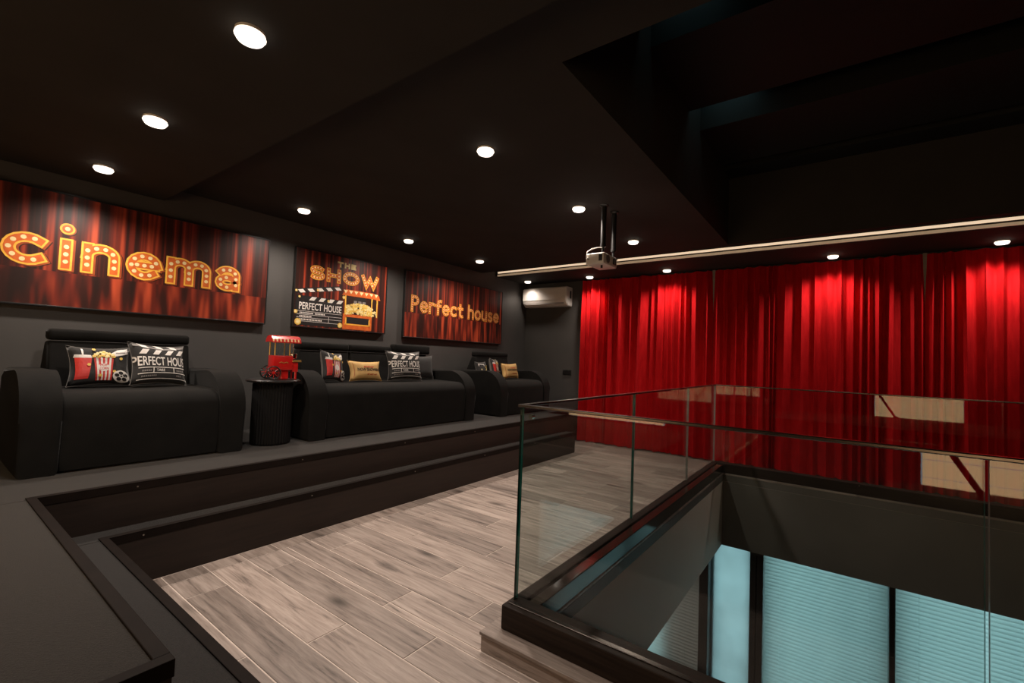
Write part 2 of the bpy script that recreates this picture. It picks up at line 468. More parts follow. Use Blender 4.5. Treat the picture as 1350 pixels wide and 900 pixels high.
for k in range(len(xs)):
    x0 = xs[k] if k else 0.656
    x1 = xs[k+1] if k+1 < len(xs) else X1
    x1 = min(x1, X1)
    if x0 >= X1: break
    off = offs[k % len(offs)] + (0.13 if k >= len(offs) else 0)
    ylo = 1.2 if (x1 > 1.5 and x0 < 5.38) else Y0
    if x0 < 1.48 < x1:
        cut(x0, 1.48, Y0, 2.73, off); cut(1.48, x1, 1.2, 2.73, off)
    elif x0 < 5.40 < x1:
        cut(x0, 5.40, 1.2, 2.73, off); cut(5.40, x1, Y0, 2.73, off)
    else:
        cut(x0, x1, ylo, 2.73, off)
    plank(x0, x1, 2.73, 2.85 if x0 < PX-0.05 else 3.3)

# carpeted platforms
def platform(name, boxes):
    mm = MB('carpet', 'riser')
    for b in boxes:
        fs = mm.box(*b, 1); fs[1].material_index = 0
    return tag(mm.build(name), kind='structure')
TW = 0.034
platform('floor_step', ((X0, 0.656-0.004, Y0, 2.85, 0, Z1), (X0, PX, 2.854, 3.3, 0, Z1), (X0, X1, 3.3, Y1, 0, Z1)))
platform('floor_platform', ((X0, 0.42-0.004, 1.244, 2.99, Z1, Z2), (X0, PX, 2.994, 3.3, Z1, Z2), (X0, X1, 3.3, Y1, Z1, Z2)))
def angle_trim(name, segs):
    """bronze angle profiles: (x0,x1,y0,y1) of the top strip and the outward side"""
    root = tag(empty(name, (segs[0][0], segs[0][2], segs[0][4])), kind='structure')
    for (x0, x1, y0, y1, z, side) in segs:
        mm = MB('trim')
        X, Y, Zz = root.location
        mm.rbox(x0-X, x1-X, y0-Y, y1-Y, z+0.0-Zz, z+0.006-Zz, 0.002, 2)
        t_ = 0.005
        if side == '-y': mm.rbox(x0-X, x1-X, y0-Y, y0+t_-Y, z-0.036-Zz, z+0.005-Zz, 0.0015, 1)
        if side == '+x': mm.rbox(x1-t_-X, x1-X, y0-Y, y1-Y, z-0.036-Zz, z+0.005-Zz, 0.0015, 1)
        p = mm.build('edge_profile', root)
        L = (x1-x0) if side == '-y' else (y1-y0)
        for i in range(int(L/0.9)+1):
            s = MB('screw')
            if side == '-y': s.cyl((x1-0.07-i*0.9-X, y0-0.001-Y, z-0.018-Zz), 0.004, 0.003, 8, axis='y')
            else: s.cyl((x1-0.002-X, y1-0.07-i*0.9-Y, z-0.018-Zz), 0.004, 0.003, 8, axis='x')
            s.build('screw', p)
    return root
angle_trim('trim_1', [(0.656-TW, PX, 2.85, 2.85+TW, Z1, '-y'), (0.656-TW, 0.656, Y0, 2.85, Z1, '+x')])
angle_trim('trim_2', [(0.42-TW, PX, 2.99, 2.99+TW, Z2, '-y'), (0.42-TW, 0.42, 1.24+TW, 2.99, Z2, '+x'), (X0, 0.42, 1.24, 1.24+TW, Z2, '-y')])

# tiled upstand round the void
ledge = tag(empty('trim_3', (1.48, 1.195, 0)), kind='structure')
def ltile(x0, x1, y0, y1, z0, z1):
    mm = MB('plank'); mm.rbox(x0-1.48, x1-1.48, y0-1.195, y1-1.195, z0, z1, 0.0015, 1); mm.build('plank', ledge)
yy = 1.195
for k in range(4):
    ya = yy - 1.125*k; yb = max(ya - 1.125 + 0.003, Y0)
    ltile(1.476, 1.66, yb, ya+0.003, 0.066, 0.080)
    ltile(1.484, 1.500, yb, ya, 0.0, 0.0645)
for k in range(4):
    xa = 1.48 + 1.0*k + 0.18; xb = min(xa+1.0-0.003, 5.4)
    ltile(xa, xb, 1.02, 1.199, 0.066, 0.080); ltile(xa-0.17, xb-0.17, 1.175, 1.19, 0.0, 0.0645)
for k in range(4):
    ya = 1.02 - 1.125*k; yb = max(ya - 1.125 + 0.003, Y0)
    ltile(5.222, 5.405, yb, ya, 0.066, 0.080); ltile(5.385, 5.40, yb, ya, 0.0, 0.0645)
m = MB('slab')
m.box(0.022, 0.155, Y0-1.195, 0-0.02, 0, 0.065); m.box(0.155, 3.9, -0.175, -0.02, 0, 0.065); m.box(3.742, 3.9, Y0-1.195, -0.175, 0, 0.065)
m.build('core', ledge)

# ------------------------------------------------------------------ setting: lower storey seen through the void
ZF = -3.25; XW = 6.45
m = MB('lower'); m.box(-2, XW+0.6, Y0-0.5, Y1, ZF-0.1, ZF); tag(m.build('floor_lower'), kind='structure')
m = MB('lower'); m.box(-2.15, -2, Y0, Y1, ZF, ZB); tag(m.build('wall_lower_left'), kind='structure')
m = MB('lower'); m.box(-2.15, XW+0.3, Y1, Y1+0.15, ZF, ZB); tag(m.build('wall_lower_back'), kind='structure')
m = MB('lower'); m.box(-2.15, XW+0.3, Y0-0.15, Y0, ZF, ZB); tag(m.build('wall_lower_front'), kind='structure')
m = MB('slab'); m.box(X1, XW+0.15, Y0, Y1, ZB, ZB+0.2); tag(m.build('ceiling_lower'), kind='structure')
OP = ((1.97, 2.65), (0.905, 1.378), (-0.40, 0.765), (-1.72, -0.448))   # openings
m = MB('lower')
edges = [Y1] + [v for a, b in OP for v in (b, a)] + [Y0]
for i in range(0, len(edges), 2): m.box(XW, XW+0.12, edges[i+1], edges[i], ZF, ZB)
tag(m.build('wall_lower_right'), kind='structure')
for i, (a, b) in enumerate(OP):
    w = tag(empty('window_%d' % (i+3), (XW, (a+b)/2, ZF)), kind='structure')
    hw = (b-a)/2; H = ZB-ZF
    if i == 1:
        mm = MB('frost'); mm.box(0.03, 0.036, -hw, hw, 0.0, H); mm.build('pane', w)
    else:
        mm = MB(MAT['glass']); mm.box(0.05, 0.056, -hw, hw, 0.0, H); mm.build('pane', w)
    mm = MB('frame')
    for (p, q, r_, s_) in ((-hw, hw, 0, 0.05), (-hw, -hw+0.03, 0.05, H), (hw-0.03, hw, 0.05, H)): mm.box(0.04, 0.09, p, q, r_, s_)
    mm.build('window_frame', w)
tr = tag(empty('trim_4', (XW, 0, ZF)), kind='structure')
for (a, b) in ((1.378, 1.488), (0.765, 0.833), (0.838, 0.905), (-0.448, -0.40)):
    mm = MB('frame'); mm.rbox(-0.16 if b-a > 0.06 else -0.15, -0.02, a, b, 0.0, ZB-ZF, 0.004, 1); mm.build('post', tr)
slat_cache = {}
def blind(a, b, label, n=64):
    root = tag(empty('window_blind', (XW-0.09, (a+b)/2, ZF)), label, 'blind', 'blinds of the lower windows')
    hw = (b-a)/2 - 0.006
    mm = MB('slat'); mm.rbox(-0.03, 0.03, -hw, hw, ZB-ZF-0.05, ZB-ZF-0.003, 0.004, 1); mm.build('head_rail', root)
    mm = MB('slat')
    c, s = math.cos(math.radians(66)), math.sin(math.radians(66))
    prof = [(-0.0245, 0), (-0.012, 0.0025), (0.0, 0.0032), (0.012, 0.0025), (0.0245, 0)]
    top = [(c*p + s*q, s*p - c*q) for p, q in prof]; bot = [(x + 0.0008*s, z - 0.0008*c) for x, z in top]
    va = [mm.bm.verts.new((x, -hw, z)) for x, z in top]; vb = [mm.bm.verts.new((x, hw, z)) for x, z in top]
    for i in range(4): mm.bm.faces.new((va[i], va[i+1], vb[i+1], vb[i]))
    o = mm.build('slat', root, True, 80); o.location.z = 0.05
    for k in range(1, n):
        o2 = link_mesh('slat', o.data, root); o2.location.z = 0.05 + k*(ZB-ZF-0.09)/(n-1)
    mm = MB('slat')
    for y in (-hw*0.72, hw*0.72): mm.tube([(-0.026, y, 0.03), (-0.026, y, ZB-ZF-0.03)], 0.0012, 5)
    mm.build('cord', root)
pp = tag(empty('porch_post', (6.64, -0.06, ZF)), 'dim post standing outside behind the middle slatted blind', 'post')
mm = MB('frame'); mm.rbox(-0.045, 0.045, -0.045, 0.045, 0.0, ZB-ZF, 0.01, 2); mm.build('shaft', pp)
mm = MB('frame'); mm.rbox(-0.06, 0.06, -0.06, 0.06, 0.0, 0.06, 0.01, 2); mm.build('base', pp)
blind(1.49, 2.68, 'white slatted blind left of the frosted pane on the lower storey', 60)
blind(-0.40, 0.763, 'white slatted blind between the two dark posts on the lower storey', 60)
blind(-1.75, -0.45, 'white slatted blind furthest right on the lower storey', 60)

# ------------------------------------------------------------------ glass balustrade round the void
GX, GY, GFX, GZ0, GZ1 = 1.616, 1.127, 5.30, 0.150, 1.0
def pane(parent, x0, x1, y0, y1, edge='glass_joint'):
    mm = MB('glass', edge)
    fs = mm.box(x0, x1, y0, y1, GZ0, GZ1-0.004)
    # broad faces are clear, narrow ones show the green edge
    for f in mm.bm.faces:
        if f.calc_area() < 0.05: f.material_index = 1
    mm.build('glass_panel', parent)
T = 0.008
def balustrade(label, loc):
    return tag(empty('glass_balustrade', loc), label, 'balustrade', 'glass balustrades round the floor opening')
b1 = balustrade('near glass balustrade with green edge rising from the dark channel on the plank ledge', (GX, GY, 0.08))
b2 = balustrade('left glass balustrade running along the plank floor towards the red curtains', (GX+0.2, GY, 0.08))
b3 = balustrade('far glass balustrade standing in front of the red curtains', (GFX, GY, 0.08))
def place(root, fn):
    """build in world numbers, then move the children into the root's frame"""
    before = set(bpy.data.objects)
    fn()
    for o in set(bpy.data.objects) - before:
        if o.parent is root: o.location = Vector(o.location) - Vector(root.location)
def _near():
    ys_ = [GY, -0.288, -1.75, Y0+0.02]
    for a, b in zip(ys_, ys_[1:]): pane(b1, GX-T, GX+T, b+0.005, a-0.003, 'glass_edge' if a == GY else 'glass_joint')
    mm = MB('base'); mm.rbox(1.545, 1.650, Y0, 1.142, 0.080, 0.179, 0.006, 2); mm.build('base_channel', b1)
    mm = MB('rail'); mm.rbox(1.572, 1.594, Y0, 1.13, 0.1785, 0.184, 0.002, 1); mm.build('gasket', b1)
    mm = MB('rail'); mm.rbox(GX-0.011, GX+0.011, Y0, GY+0.010, 0.994, 1.006, 0.003, 2); mm.build('handrail', b1)
    mm = MB('chrome'); mm.cyl((GX+0.008, GY-0.045, 0.955), 0.011, 0.02, 16, axis='x'); mm.cyl((GX+0.026, GY-0.045, 0.955), 0.007, 0.008, 16, axis='x')
    mm.build('corner_clamp', b1, True)
    mm = MB('screw')
    for y in (0.30, 0.315, 0.335): mm.cyl((1.543, y, 0.150), 0.003, 0.003, 8, axis='x')
    mm.build('screw', b1)
def _left():
    xs_ = [GX+0.012, 2.935, 4.235, GFX-0.012]
    for a, b in zip(xs_, xs_[1:]): pane(b2, a+0.003, b-0.005, GY-T, GY+T, 'glass_edge' if a < 2 else 'glass_joint')
    mm = MB('base'); mm.rbox(1.651, 5.244, 1.085, 1.142, 0.080, 0.179, 0.006, 2); mm.build('base_channel', b2)
    mm = MB('base_gloss'); mm.rbox(1.651, 5.244, 1.025, 1.084, 0.080, 0.168, 0.004, 2); mm.build('inner_channel', b2)
    mm = MB('rail'); mm.rbox(GX+0.012, GFX-0.012, GY-0.011, GY+0.011, 0.994, 1.006, 0.003, 2); mm.build('handrail', b2)
def _far():
    ys_ = [GY, -0.20, -1.45, Y0+0.02]
    for a, b in zip(ys_, ys_[1:]): pane(b3, GFX-T, GFX+T, b+0.005, a-0.003)
    mm = MB('base'); mm.rbox(5.245, 5.345, Y0, 1.142, 0.080, 0.179, 0.006, 2); mm.build('base_channel', b3)
    mm = MB('rail'); mm.rbox(GFX-0.011, GFX+0.011, Y0, GY+0.010, 0.994, 1.006, 0.003, 2); mm.build('handrail', b3)
    mm = MB('screw'); mm.cyl((5.243, -0.12, 0.165), 0.004, 0.003, 8, axis='x'); mm.build('screw', b3)
place(b1, _near); place(b2, _left); place(b3, _far)

# ------------------------------------------------------------------ red curtains
def curtain(y0, y1, label, seed):
    rnd = random.Random(seed)
    knots = [y1]; y = y1
    while y > y0:
        y -= rnd.choice((0.05, 0.065, 0.08, 0.10, 0.13, 0.17))*rnd.uniform(0.85, 1.15); knots.append(y)
    knots[-1] = y0
    n = len(knots); cen = (y0+y1)/2
    amps = [rnd.uniform(0.45, 1.0) for _ in knots]; depth = [rnd.uniform(0.0, 0.35) for _ in knots]; drift = [rnd.uniform(-1, 1) for _ in knots]
    K = 10; rows = 18; bm = bmesh.new(); grid = []
    for r in range(rows+1):
        t_ = r/rows; z = 0.012 + (ZC-0.032)*t_
        row = []
        # the hems wander sideways towards the floor
        kk = [k + (0.028*d*(1-t_) if 0 < i < n-1 else 0) + (0.017*min(1, (1-t_)/0.22) if i == 0 else (-0.017*min(1, (1-t_)/0.22) if i == n-1 else 0)) for i, (k, d) in enumerate(zip(knots, drift))]
        for i in range(n-1):
            for q in range(K + (1 if i == n-2 else 0)):
                s_ = q/K; w_ = kk[i]-kk[i+1]
                bulge = (0.5-0.5*math.cos(2*PI*s_))**0.62          # round fronts, tight valleys
                am = (0.070 + 0.50*max(w_, 0.03))*amps[i]*(1.0-0.18*t_)
                base = (depth[i]*(1-s_)+depth[i+1]*s_)*0.05
                row.append(bm.verts.new((6.262 - am*bulge - base, kk[i]*(1-s_)+kk[i+1]*s_ - 0.16*w_*math.sin(2*PI*s_)*bulge, z + (0.007*math.sin(kk[i]*31+s_*3) if r == 0 else 0))))
        grid.append(row)
    for r in range(rows):
        for i in range(len(grid[0])-1):
            bm.faces.new((grid[r][i], grid[r][i+1], grid[r+1][i+1], grid[r+1][i]))
    bmesh.ops.recalc_face_normals(bm, faces=bm.faces[:])
    me = bpy.data.meshes.new('curtain'); bm.to_mesh(me); bm.free()
    for p in me.polygons: p.use_smooth = True
    me.materials.append(MAT['velvet'])
    root = tag(empty('curtain', (6.245, cen, 0.012)), label, 'curtain', 'red curtains on the right wall')
    o = link_mesh('drape', me, root); o.location = (-6.245, -cen, -0.012)
    mm = MB('blackm'); mm.rbox(-0.005, 0.015, y0-cen, y1-cen, ZC-0.028, ZC-0.013, 0.003, 1); mm.build('heading_rail', root)
    return root
curtain(1.392, 3.265, 'red velvet curtain hanging beside the air conditioner', 3)
curtain(-0.652, 1.356, 'middle red velvet curtain hanging between the two narrow gaps', 11)
curtain(-2.75, -0.686, 'rightmost red velvet curtain hanging under the last ceiling light', 23)
tr = tag(empty('trim_5', (X1, 1.375, 0)), kind='structure')
for y in (1.375, -0.667):
    mm = MB('beige'); mm.rbox(-0.02, 0.0, y-1.375-0.05, y-1.375+0.05, 0.0, ZC-0.002, 0.003, 1); mm.build('window_jamb', tr)

# ------------------------------------------------------------------ ceiling lights
def ceiling_light(x, y, z, label, watt, group, cone=150):
    root = tag(empty('ceiling_light', (x, y, z)), label, 'ceiling light', group)
    mm = MB('white'); mm.lathe([(0.050, 0.0), (0.050, -0.010), (0.044, -0.012)], 32); mm.build('housing', root, True)
    mm = MB('lens_ring'); mm.lathe([(0.040, -0.010), (0.050, -0.0125), (0.052, -0.018), (0.049, -0.022), (0.040, -0.022)], 32); mm.build('rim', root, True)
    mm = MB('lens'); mm.lathe([(0.0455, -0.0222), (0.0455, -0.029), (0.042, -0.033), (0.030, -0.035)], 32); mm.build('lens', root, True)
    ld = bpy.data.lights.new('lamp', 'SPOT'); ld.energy = watt; ld.color = LAMP_COL
    ld.spot_size = math.radians(cone); ld.spot_blend = 1.0; ld.shadow_soft_size = 0.04
    lo = bpy.data.objects.new('lamp', ld); COL.objects.link(lo); lo.parent = root; lo.location = (0, 0, -0.078)
    return root
near = 'surface spotlights on the left ceiling'; mid = 'surface spotlights on the main ceiling'; soff = 'surface spotlights above the curtains'
for (x, y, lab) in ((0.70, 1.745, 'round white ceiling light, the largest, at the top left of the picture'),
                    (0.715, 2.82, 'round white ceiling light, middle of the three on the lower left ceiling'),
                    (0.735, 3.888, 'round white ceiling light above the cinema poster')):
    ceiling_light(x, y, ZL, lab, SPOT_W, near)
for (x, y, lab) in ((2.04, 1.752, 'round white ceiling light alone in the middle of the dark ceiling'),
                    (3.24, 1.757, 'round white ceiling light left of the projector mount'),
                    (4.418, 1.752, 'round white ceiling light right of the projector mount'),
                    (2.075, 3.87, 'round white ceiling light above the clapperboard poster'),
                    (3.25, 3.845, 'round white ceiling light above the left end of the far wide poster'),
                    (4.41, 3.81, 'round white ceiling light above the right end of the far wide poster')):
    ceiling_light(x, y, ZC, lab, SPOT_W, mid)
for (y, lab) in ((4.10, 'round white ceiling light above the air conditioner'),
                 (3.03, 'round white ceiling light above the left edge of the curtains'),
                 (1.90, 'round white ceiling light above the middle of the first curtain'),
                 (0.105, 'round white ceiling light above the middle curtain'),
                 (-1.17, 'round white ceiling light above the rightmost curtain')):
    ceiling_light(5.94 if y > 4 else 5.99, y, ZC, lab, 14.0 if y > 4 else SPOT_CURTAIN_W, soff, 140)

ceiling_light(4.9, 2.3, ZB, 'unseen round ceiling light added under the plank floor to light the lower blinds', 70.0, 'added spotlights on the lower storey', 165)  # both lower lamps are added out of view to warm the storey below
ceiling_light(2.6, 2.0, ZB, 'second unseen round ceiling light added to brighten the lower storey', 50.0, 'added spotlights on the lower storey', 165)

# ------------------------------------------------------------------ sofas
def sofa(name, label, x0, x1, seats, loc_y, cat='sofa', rz=0.0, d=0.84, raised=None, arm=0.165, inset=0.0, group=None):
    w = x1-x0; root = tag(empty(name, ((x0+x1)/2, loc_y + d/2, Z2), rz), label, cat, group)
    hw = w/2; f, bk = -d/2, d/2
    iw = hw-arm
    # seat base with a broad rounded front
    prof = [(f+0.02, 0.015)] + [(f+0.015, 0.10), (f+0.01, 0.30)] + [(f+0.12-0.11*math.cos(a), 0.33+0.11*math.sin(a)) for a in [PI/2*i/8 for i in range(1, 9)]] + [(0.1, 0.447), (bk-0.2, 0.44), (bk-0.2, 0.015)]
    prof = list(reversed(prof))
    sw = 2*iw
    for i in range(1):
        mm = MB('sofa'); mm.prism_x(prof, -iw+i*sw+0.001, -iw+(i+1)*sw-0.001, r=0.012); mm.build('seat', root, True, 50)
    R = 0.27; h = 0.562
    aprof = [(f, 0.0), (f, h-R)] + [(f+R-R*math.cos(a), h-R+R*math.sin(a)) for a in [PI/2*i/10 for i in range(1, 11)]] + [(bk-0.16, h), (bk-0.05, h-0.05), (bk-0.03, 0.0)]
    aprof = list(reversed(aprof))
    for s in (-1, 1):
        a, b = (-hw, -hw+arm) if s < 0 else (hw-arm, hw)
        mm = MB('sofa'); mm.prism_x(aprof, a, b, r=0.028, seg=4); mm.build('arm', root, True, 50)
    bw = 2*(iw-inset)/seats
    for i in range(seats):
        a = -iw+inset+i*bw; b = a+bw
        up = (raised == i)
        bprof = [(bk-0.30, 0.38), (bk-0.225, 0.735), (bk-0.13, 0.735), (bk-0.01, 0.50), (bk-0.01, 0.30), (bk-0.2, 0.30)]
        mm = MB('sofa'); mm.prism_x(list(reversed(bprof)), a+0.003, b-0.003, r=0.022, seg=3); mm.build('backrest', root, True, 50)
        dz = 0.03 if up else 0.0; dy = -0.05 if up else 0.0
        mm = MB('sofa'); mm.rbox(a+0.004, b-0.004, bk-0.235+dy, bk-0.125+dy, 0.738, 0.812+dz, 0.022, 3)
        hr = mm.build('headrest', root, True, 60)
    mm = MB('black')
    for sx in (-1, 1):
        for yy_ in (f+0.06, bk-0.08): mm.cyl((sx*(hw-0.08), yy_, 0.0), 0.02, 0.02, 10)
    mm.build('foot', root)
    return root
sofa('armchair', 'black velour armchair under the cinema poster, nearest to the viewer', 0.395, 1.505, 1, 3.455, 'armchair', inset=0.0)
sofa('sofa', 'long black velour three seat sofa under the clapperboard poster', 1.985, 4.02, 3, 3.455, 'sofa', raised=2, inset=0.05)
sofa('armchair', 'black velour armchair in the far corner near the air conditioner', 4.45, 5.62, 1, 3.42, 'armchair', inset=0.06)

# ------------------------------------------------------------------ side table and popcorn machine
tb = tag(empty('side_table', (1.765, 3.61, Z2)), 'black fluted drum side table between the near armchair and the long sofa', 'table')
MAT['drum'] = mat('matt black ribbed wood', (0.007, 0.0065, 0.0065), None, 9, 0.75, spec=0.15)
mm = MB('drum'); nf = 40
mm.lathe([(0.135, 0.0), (0.142, 0.015), (0.142, 0.46), (0.135, 0.475)], nf*2, mod=lambda k: 1.0 if k % 2 else 0.955); mm.build('fluted_drum', tb)
mm = MB('black'); mm.lathe([(0.17, 0.476), (0.185, 0.480), (0.188, 0.490), (0.183, 0.498), (0.175, 0.500)], 48); mm.build('table_top', tb, True)
for k in range(28):
    a = 2*PI*k/28
    s = MB('chrome'); s.lathe([(0.001, 0), (0.004, 0.002), (0.004, 0.005), (0.001, 0.007)], 8, (0.1875*math.cos(a), 0.1875*math.sin(a), 0.484)); s.build('edge_glint', tb, True)  # chrome beads stand in for glints along the glossy edge

pm = tag(empty('popcorn_machine', (1.80, 3.555, Z2+0.5), math.radians(-8)), 'red retro popcorn cart machine on the fluted side table', 'popcorn machine')
mm = MB('red'); mm.rbox(-0.085, 0.055, -0.065, 0.065, 0.075, 0.185, 0.004, 2); body = mm.build('body', pm, True)
mm = MB('gold'); mm.tube([(-0.045, -0.067, 0.128), (-0.03, -0.067, 0.136), (-0.012, -0.067, 0.126), (0.006, -0.067, 0.136), (0.02, -0.067, 0.128)], 0.003, 6); mm.build('scroll_ornament', body, True)
mm = MB('red'); mm.rbox(0.056, 0.100, -0.055, 0.055, 0.060, 0.135, 0.004, 2); mm.build('side_box', pm, True)
mm = MB('gold'); mm.rbox(0.050, 0.118, -0.072, -0.035, 0.138, 0.146, 0.002, 1); mm.tube([(0.055, -0.072, 0.152), (0.115, -0.072, 0.152)], 0.003, 6)
mm.build('tray', pm, True)
for (x, y) in ((-0.078, -0.058), (0.030, -0.058), (-0.078, 0.058), (0.030, 0.058)):
    mm = MB('gold'); mm.cyl((x, y, 0.186), 0.0045, 0.104, 10); mm.build('post', pm, True)
mm = MB('glass'); mm.box(-0.074, 0.026, -0.054, 0.054, 0.187, 0.288); mm.build('glass_cabinet', pm)
mm = MB('chrome'); mm.lathe([(0.012, 0.0), (0.028, 0.006), (0.030, 0.040), (0.026, 0.046), (0.006, 0.050)], 20, (0.068, -0.02, 0.160)); mm.cyl((0.068, -0.02, 0.21), 0.004, 0.078, 8)
mm.build('kettle', pm, True)
# striped scalloped canopy
for k in range(16):
    a0 = -0.105 + 0.21*k/16; a1 = a0 + 0.21/16
    c_ = MB('red')
    pr = [(-0.078, 0.300), (-0.082, 0.288), (-0.080, 0.283), (-0.060, 0.322), (-0.03, 0.336), (0.03, 0.336), (0.060, 0.322), (0.080, 0.283), (0.082, 0.288), (0.078, 0.300)]
    top = [(-0.083, 0.290), (-0.072, 0.312), (-0.045, 0.333), (0.0, 0.341), (0.045, 0.333), (0.072, 0.312), (0.083, 0.290), (0.070, 0.288), (0.0, 0.292), (-0.070, 0.288)]
    c_.prism_x(list(reversed(top)), a0, a1-0.0003); c_.build('canopy_strip', pm)
    if k % 2 == 0:
        c_ = MB('ink_cream'); c_.poly([(a0+0.001, -0.0842, 0.2915), (a1-0.001, -0.0842, 0.2915), (a1-0.001, -0.0735, 0.3135), (a0+0.001, -0.0735, 0.3135)]); c_.build('canopy_stripe', pm)
    c_ = MB('red'); c_.lathe([(0.001, -0.004), (0.0062, -0.002), (0.0062, 0.006), (0.001, 0.008)], 10, ((a0+a1)/2, -0.081, 0.286)); c_.build('scallop', pm, True)
def spoke_wheel(x, y, z, r, parent):
    wm = MB('black')
    pts = [(x + r*math.cos(2*PI*i/20), y, z + r*math.sin(2*PI*i/20)) for i in range(21)]
    wm.tube(pts, 0.005, 8)
    wo = wm.build('wheel', parent, True)
    s = MB('red'); s.cyl((x, y-0.006, z), 0.010, 0.012, 12, axis='y')
    for i in range(8): s.tube([(x, y, z), (x+(r-0.003)*math.cos(PI*i/4), y, z+(r-0.003)*math.sin(PI*i/4))], 0.0022, 5)
    s.build('spokes', wo, True)
spoke_wheel(-0.085, -0.078, 0.053, 0.048, pm); spoke_wheel(-0.085, 0.078, 0.053, 0.048, pm)
mm = MB('blackm'); mm.tube([(-0.085, -0.078, 0.053), (-0.085, 0.078, 0.053)], 0.004, 6); mm.build('axle', pm)
for (x, y) in ((0.085, -0.045), (0.085, 0.045)):
    mm = MB('red'); mm.rbox(x-0.007, x+0.007, y-0.007, y+0.007, 0.0, 0.062, 0.002, 1); mm.build('leg', pm)
mm = MB('red'); mm.rbox(-0.02, 0.035, -0.04, 0.04, 0.002, 0.076, 0.004, 1); mm.build('pedestal', pm)

# ------------------------------------------------------------------ lettering
def text_polys(body, font_bold=0.0, sx=1.0, size=1.0, spacing=1.0):
    """flat triangles of a text, width-normalised: returns (verts2d, faces, width, height)"""
    cu = bpy.data.curves.new('t', 'FONT'); cu.body = body; cu.size = size; cu.offset = font_bold; cu.space_character = spacing
    cu.resolution_u = 3
    ob = bpy.data.objects.new('t', cu); COL.objects.link(ob)
    bpy.context.view_layer.update()
    dg = bpy.context.evaluated_depsgraph_get()
    me = bpy.data.meshes.new_from_object(ob.evaluated_get(dg))
    vs = [(v.co.x*sx, v.co.y) for v in me.vertices]; fs = [tuple(p.vertices) for p in me.polygons]
    bpy.data.objects.remove(ob); bpy.data.curves.remove(cu); bpy.data.meshes.remove(me)
    x0 = min(v[0] for v in vs); y0 = min(v[1] for v in vs)
    x1 = max(v[0] for v in vs); y1 = max(v[1] for v in vs)
    return [((x-x0), (y-y0)) for x, y in vs], fs, x1-x0, y1-y0

A = arcpts
GLYPH = {
 'c': ([A(.30, .35, .30, .33, 50, 310)], .56), 'i': ([[(.06, 0), (.06, .68)], [(.06, 1.12)]], .12),
 'n': ([[(0, 0), (0, .68)], A(.26, .42, .26, .26, 180, 0) + [(.52, 0)]], .52),
 'e': ([A(.30, .34, .28, .33, 6, 315), [(.06, .355), (.54, .355)]], .57),
 'm': ([[(0, 0), (0, .68)], A(.22, .44, .22, .24, 180, 0) + [(.44, 0)], A(.66, .44, .22, .24, 180, 0) + [(.88, 0)]], .88),
 'a': ([A(.25, .46, .23, .22, 150, 0) + [(.48, 0)], A(.24, .19, .22, .19, 20, 350)], .48),
 'P': ([[(0, 0), (0, 1)], [(0, 1), (.22, 1)] + A(.22, .74, .28, .26, 90, -90) + [(0, .48)]], .50),
 'r': ([[(0, 0), (0, .68)], A(.26, .40, .26, .28, 180, 55)], .40),
 'f': ([[(.13, 0), (.13, .78)] + A(.34, .78, .21, .20, 180, 75), [(-.04, .60), (.36, .60)]], .36),
 't': ([[(.13, .92), (.13, .2)] + A(.31, .2, .18, .18, 180, 290), [(-.04, .64), (.36, .64)]], .36),
 'h': ([[(0, 0), (0, 1)], A(.25, .42, .25, .26, 180, 0) + [(.50, 0)]], .50),
 'o': ([A(.30, .34, .28, .33, 0, 360, 22)], .58), 'u': ([[(0, .68), (0, .26)] + A(.25, .26, .25, .25, 180, 360) + [(.50, .68)], [(.50, .26), (.50, 0)]], .50),
 's': ([A(.23, .51, .20, .17, 40, 270, 12) + A(.23, .17, .21, .17, 90, -140, 12)], .44),
 'S': ([A(.30, .74, .27, .25, 35, 270, 14) + A(.30, .25, .28, .25, 90, -145, 14)], .58),
 'H': ([[(0, 0), (0, 1)], [(.56, 0), (.56, 1)], [(0, .5), (.56, .5)]], .56),
 'O': ([A(.40, .5, .38, .48, 0, 360, 26)], .80), 'W': ([[(0, 1), (.22, 0), (.44, .8), (.66, 0), (.88, 1)]], .88),
 'T': ([[(0, 1), (.6, 1)], [(.3, 1), (.3, 0)]], .6), 'E': ([[(.5, 1), (0, 1), (0, 0), (.5, 0)], [(0, .5), (.42, .5)]], .5),
 ' ': ([], .20),
}
def resample(path, step):
    out = []; d = 0.0; nxt = 0.0; L = 0
    segs = [(Vector(a), Vector(b)) for a, b in zip(path, path[1:])]
    tot = sum((b-a).length for a, b in segs)
    n = max(1, round(tot/step)); st = tot/n
    pos = 0.0; targets = [st*(i+0.5) for i in range(n)]; k = 0
    for a, b in segs:
        l = (b-a).length
        while k < len(targets) and targets[k] <= pos+l+1e-9:
            out.append(a + (b-a)*((targets[k]-pos)/max(l, 1e-9))); k += 1
        pos += l
    return out
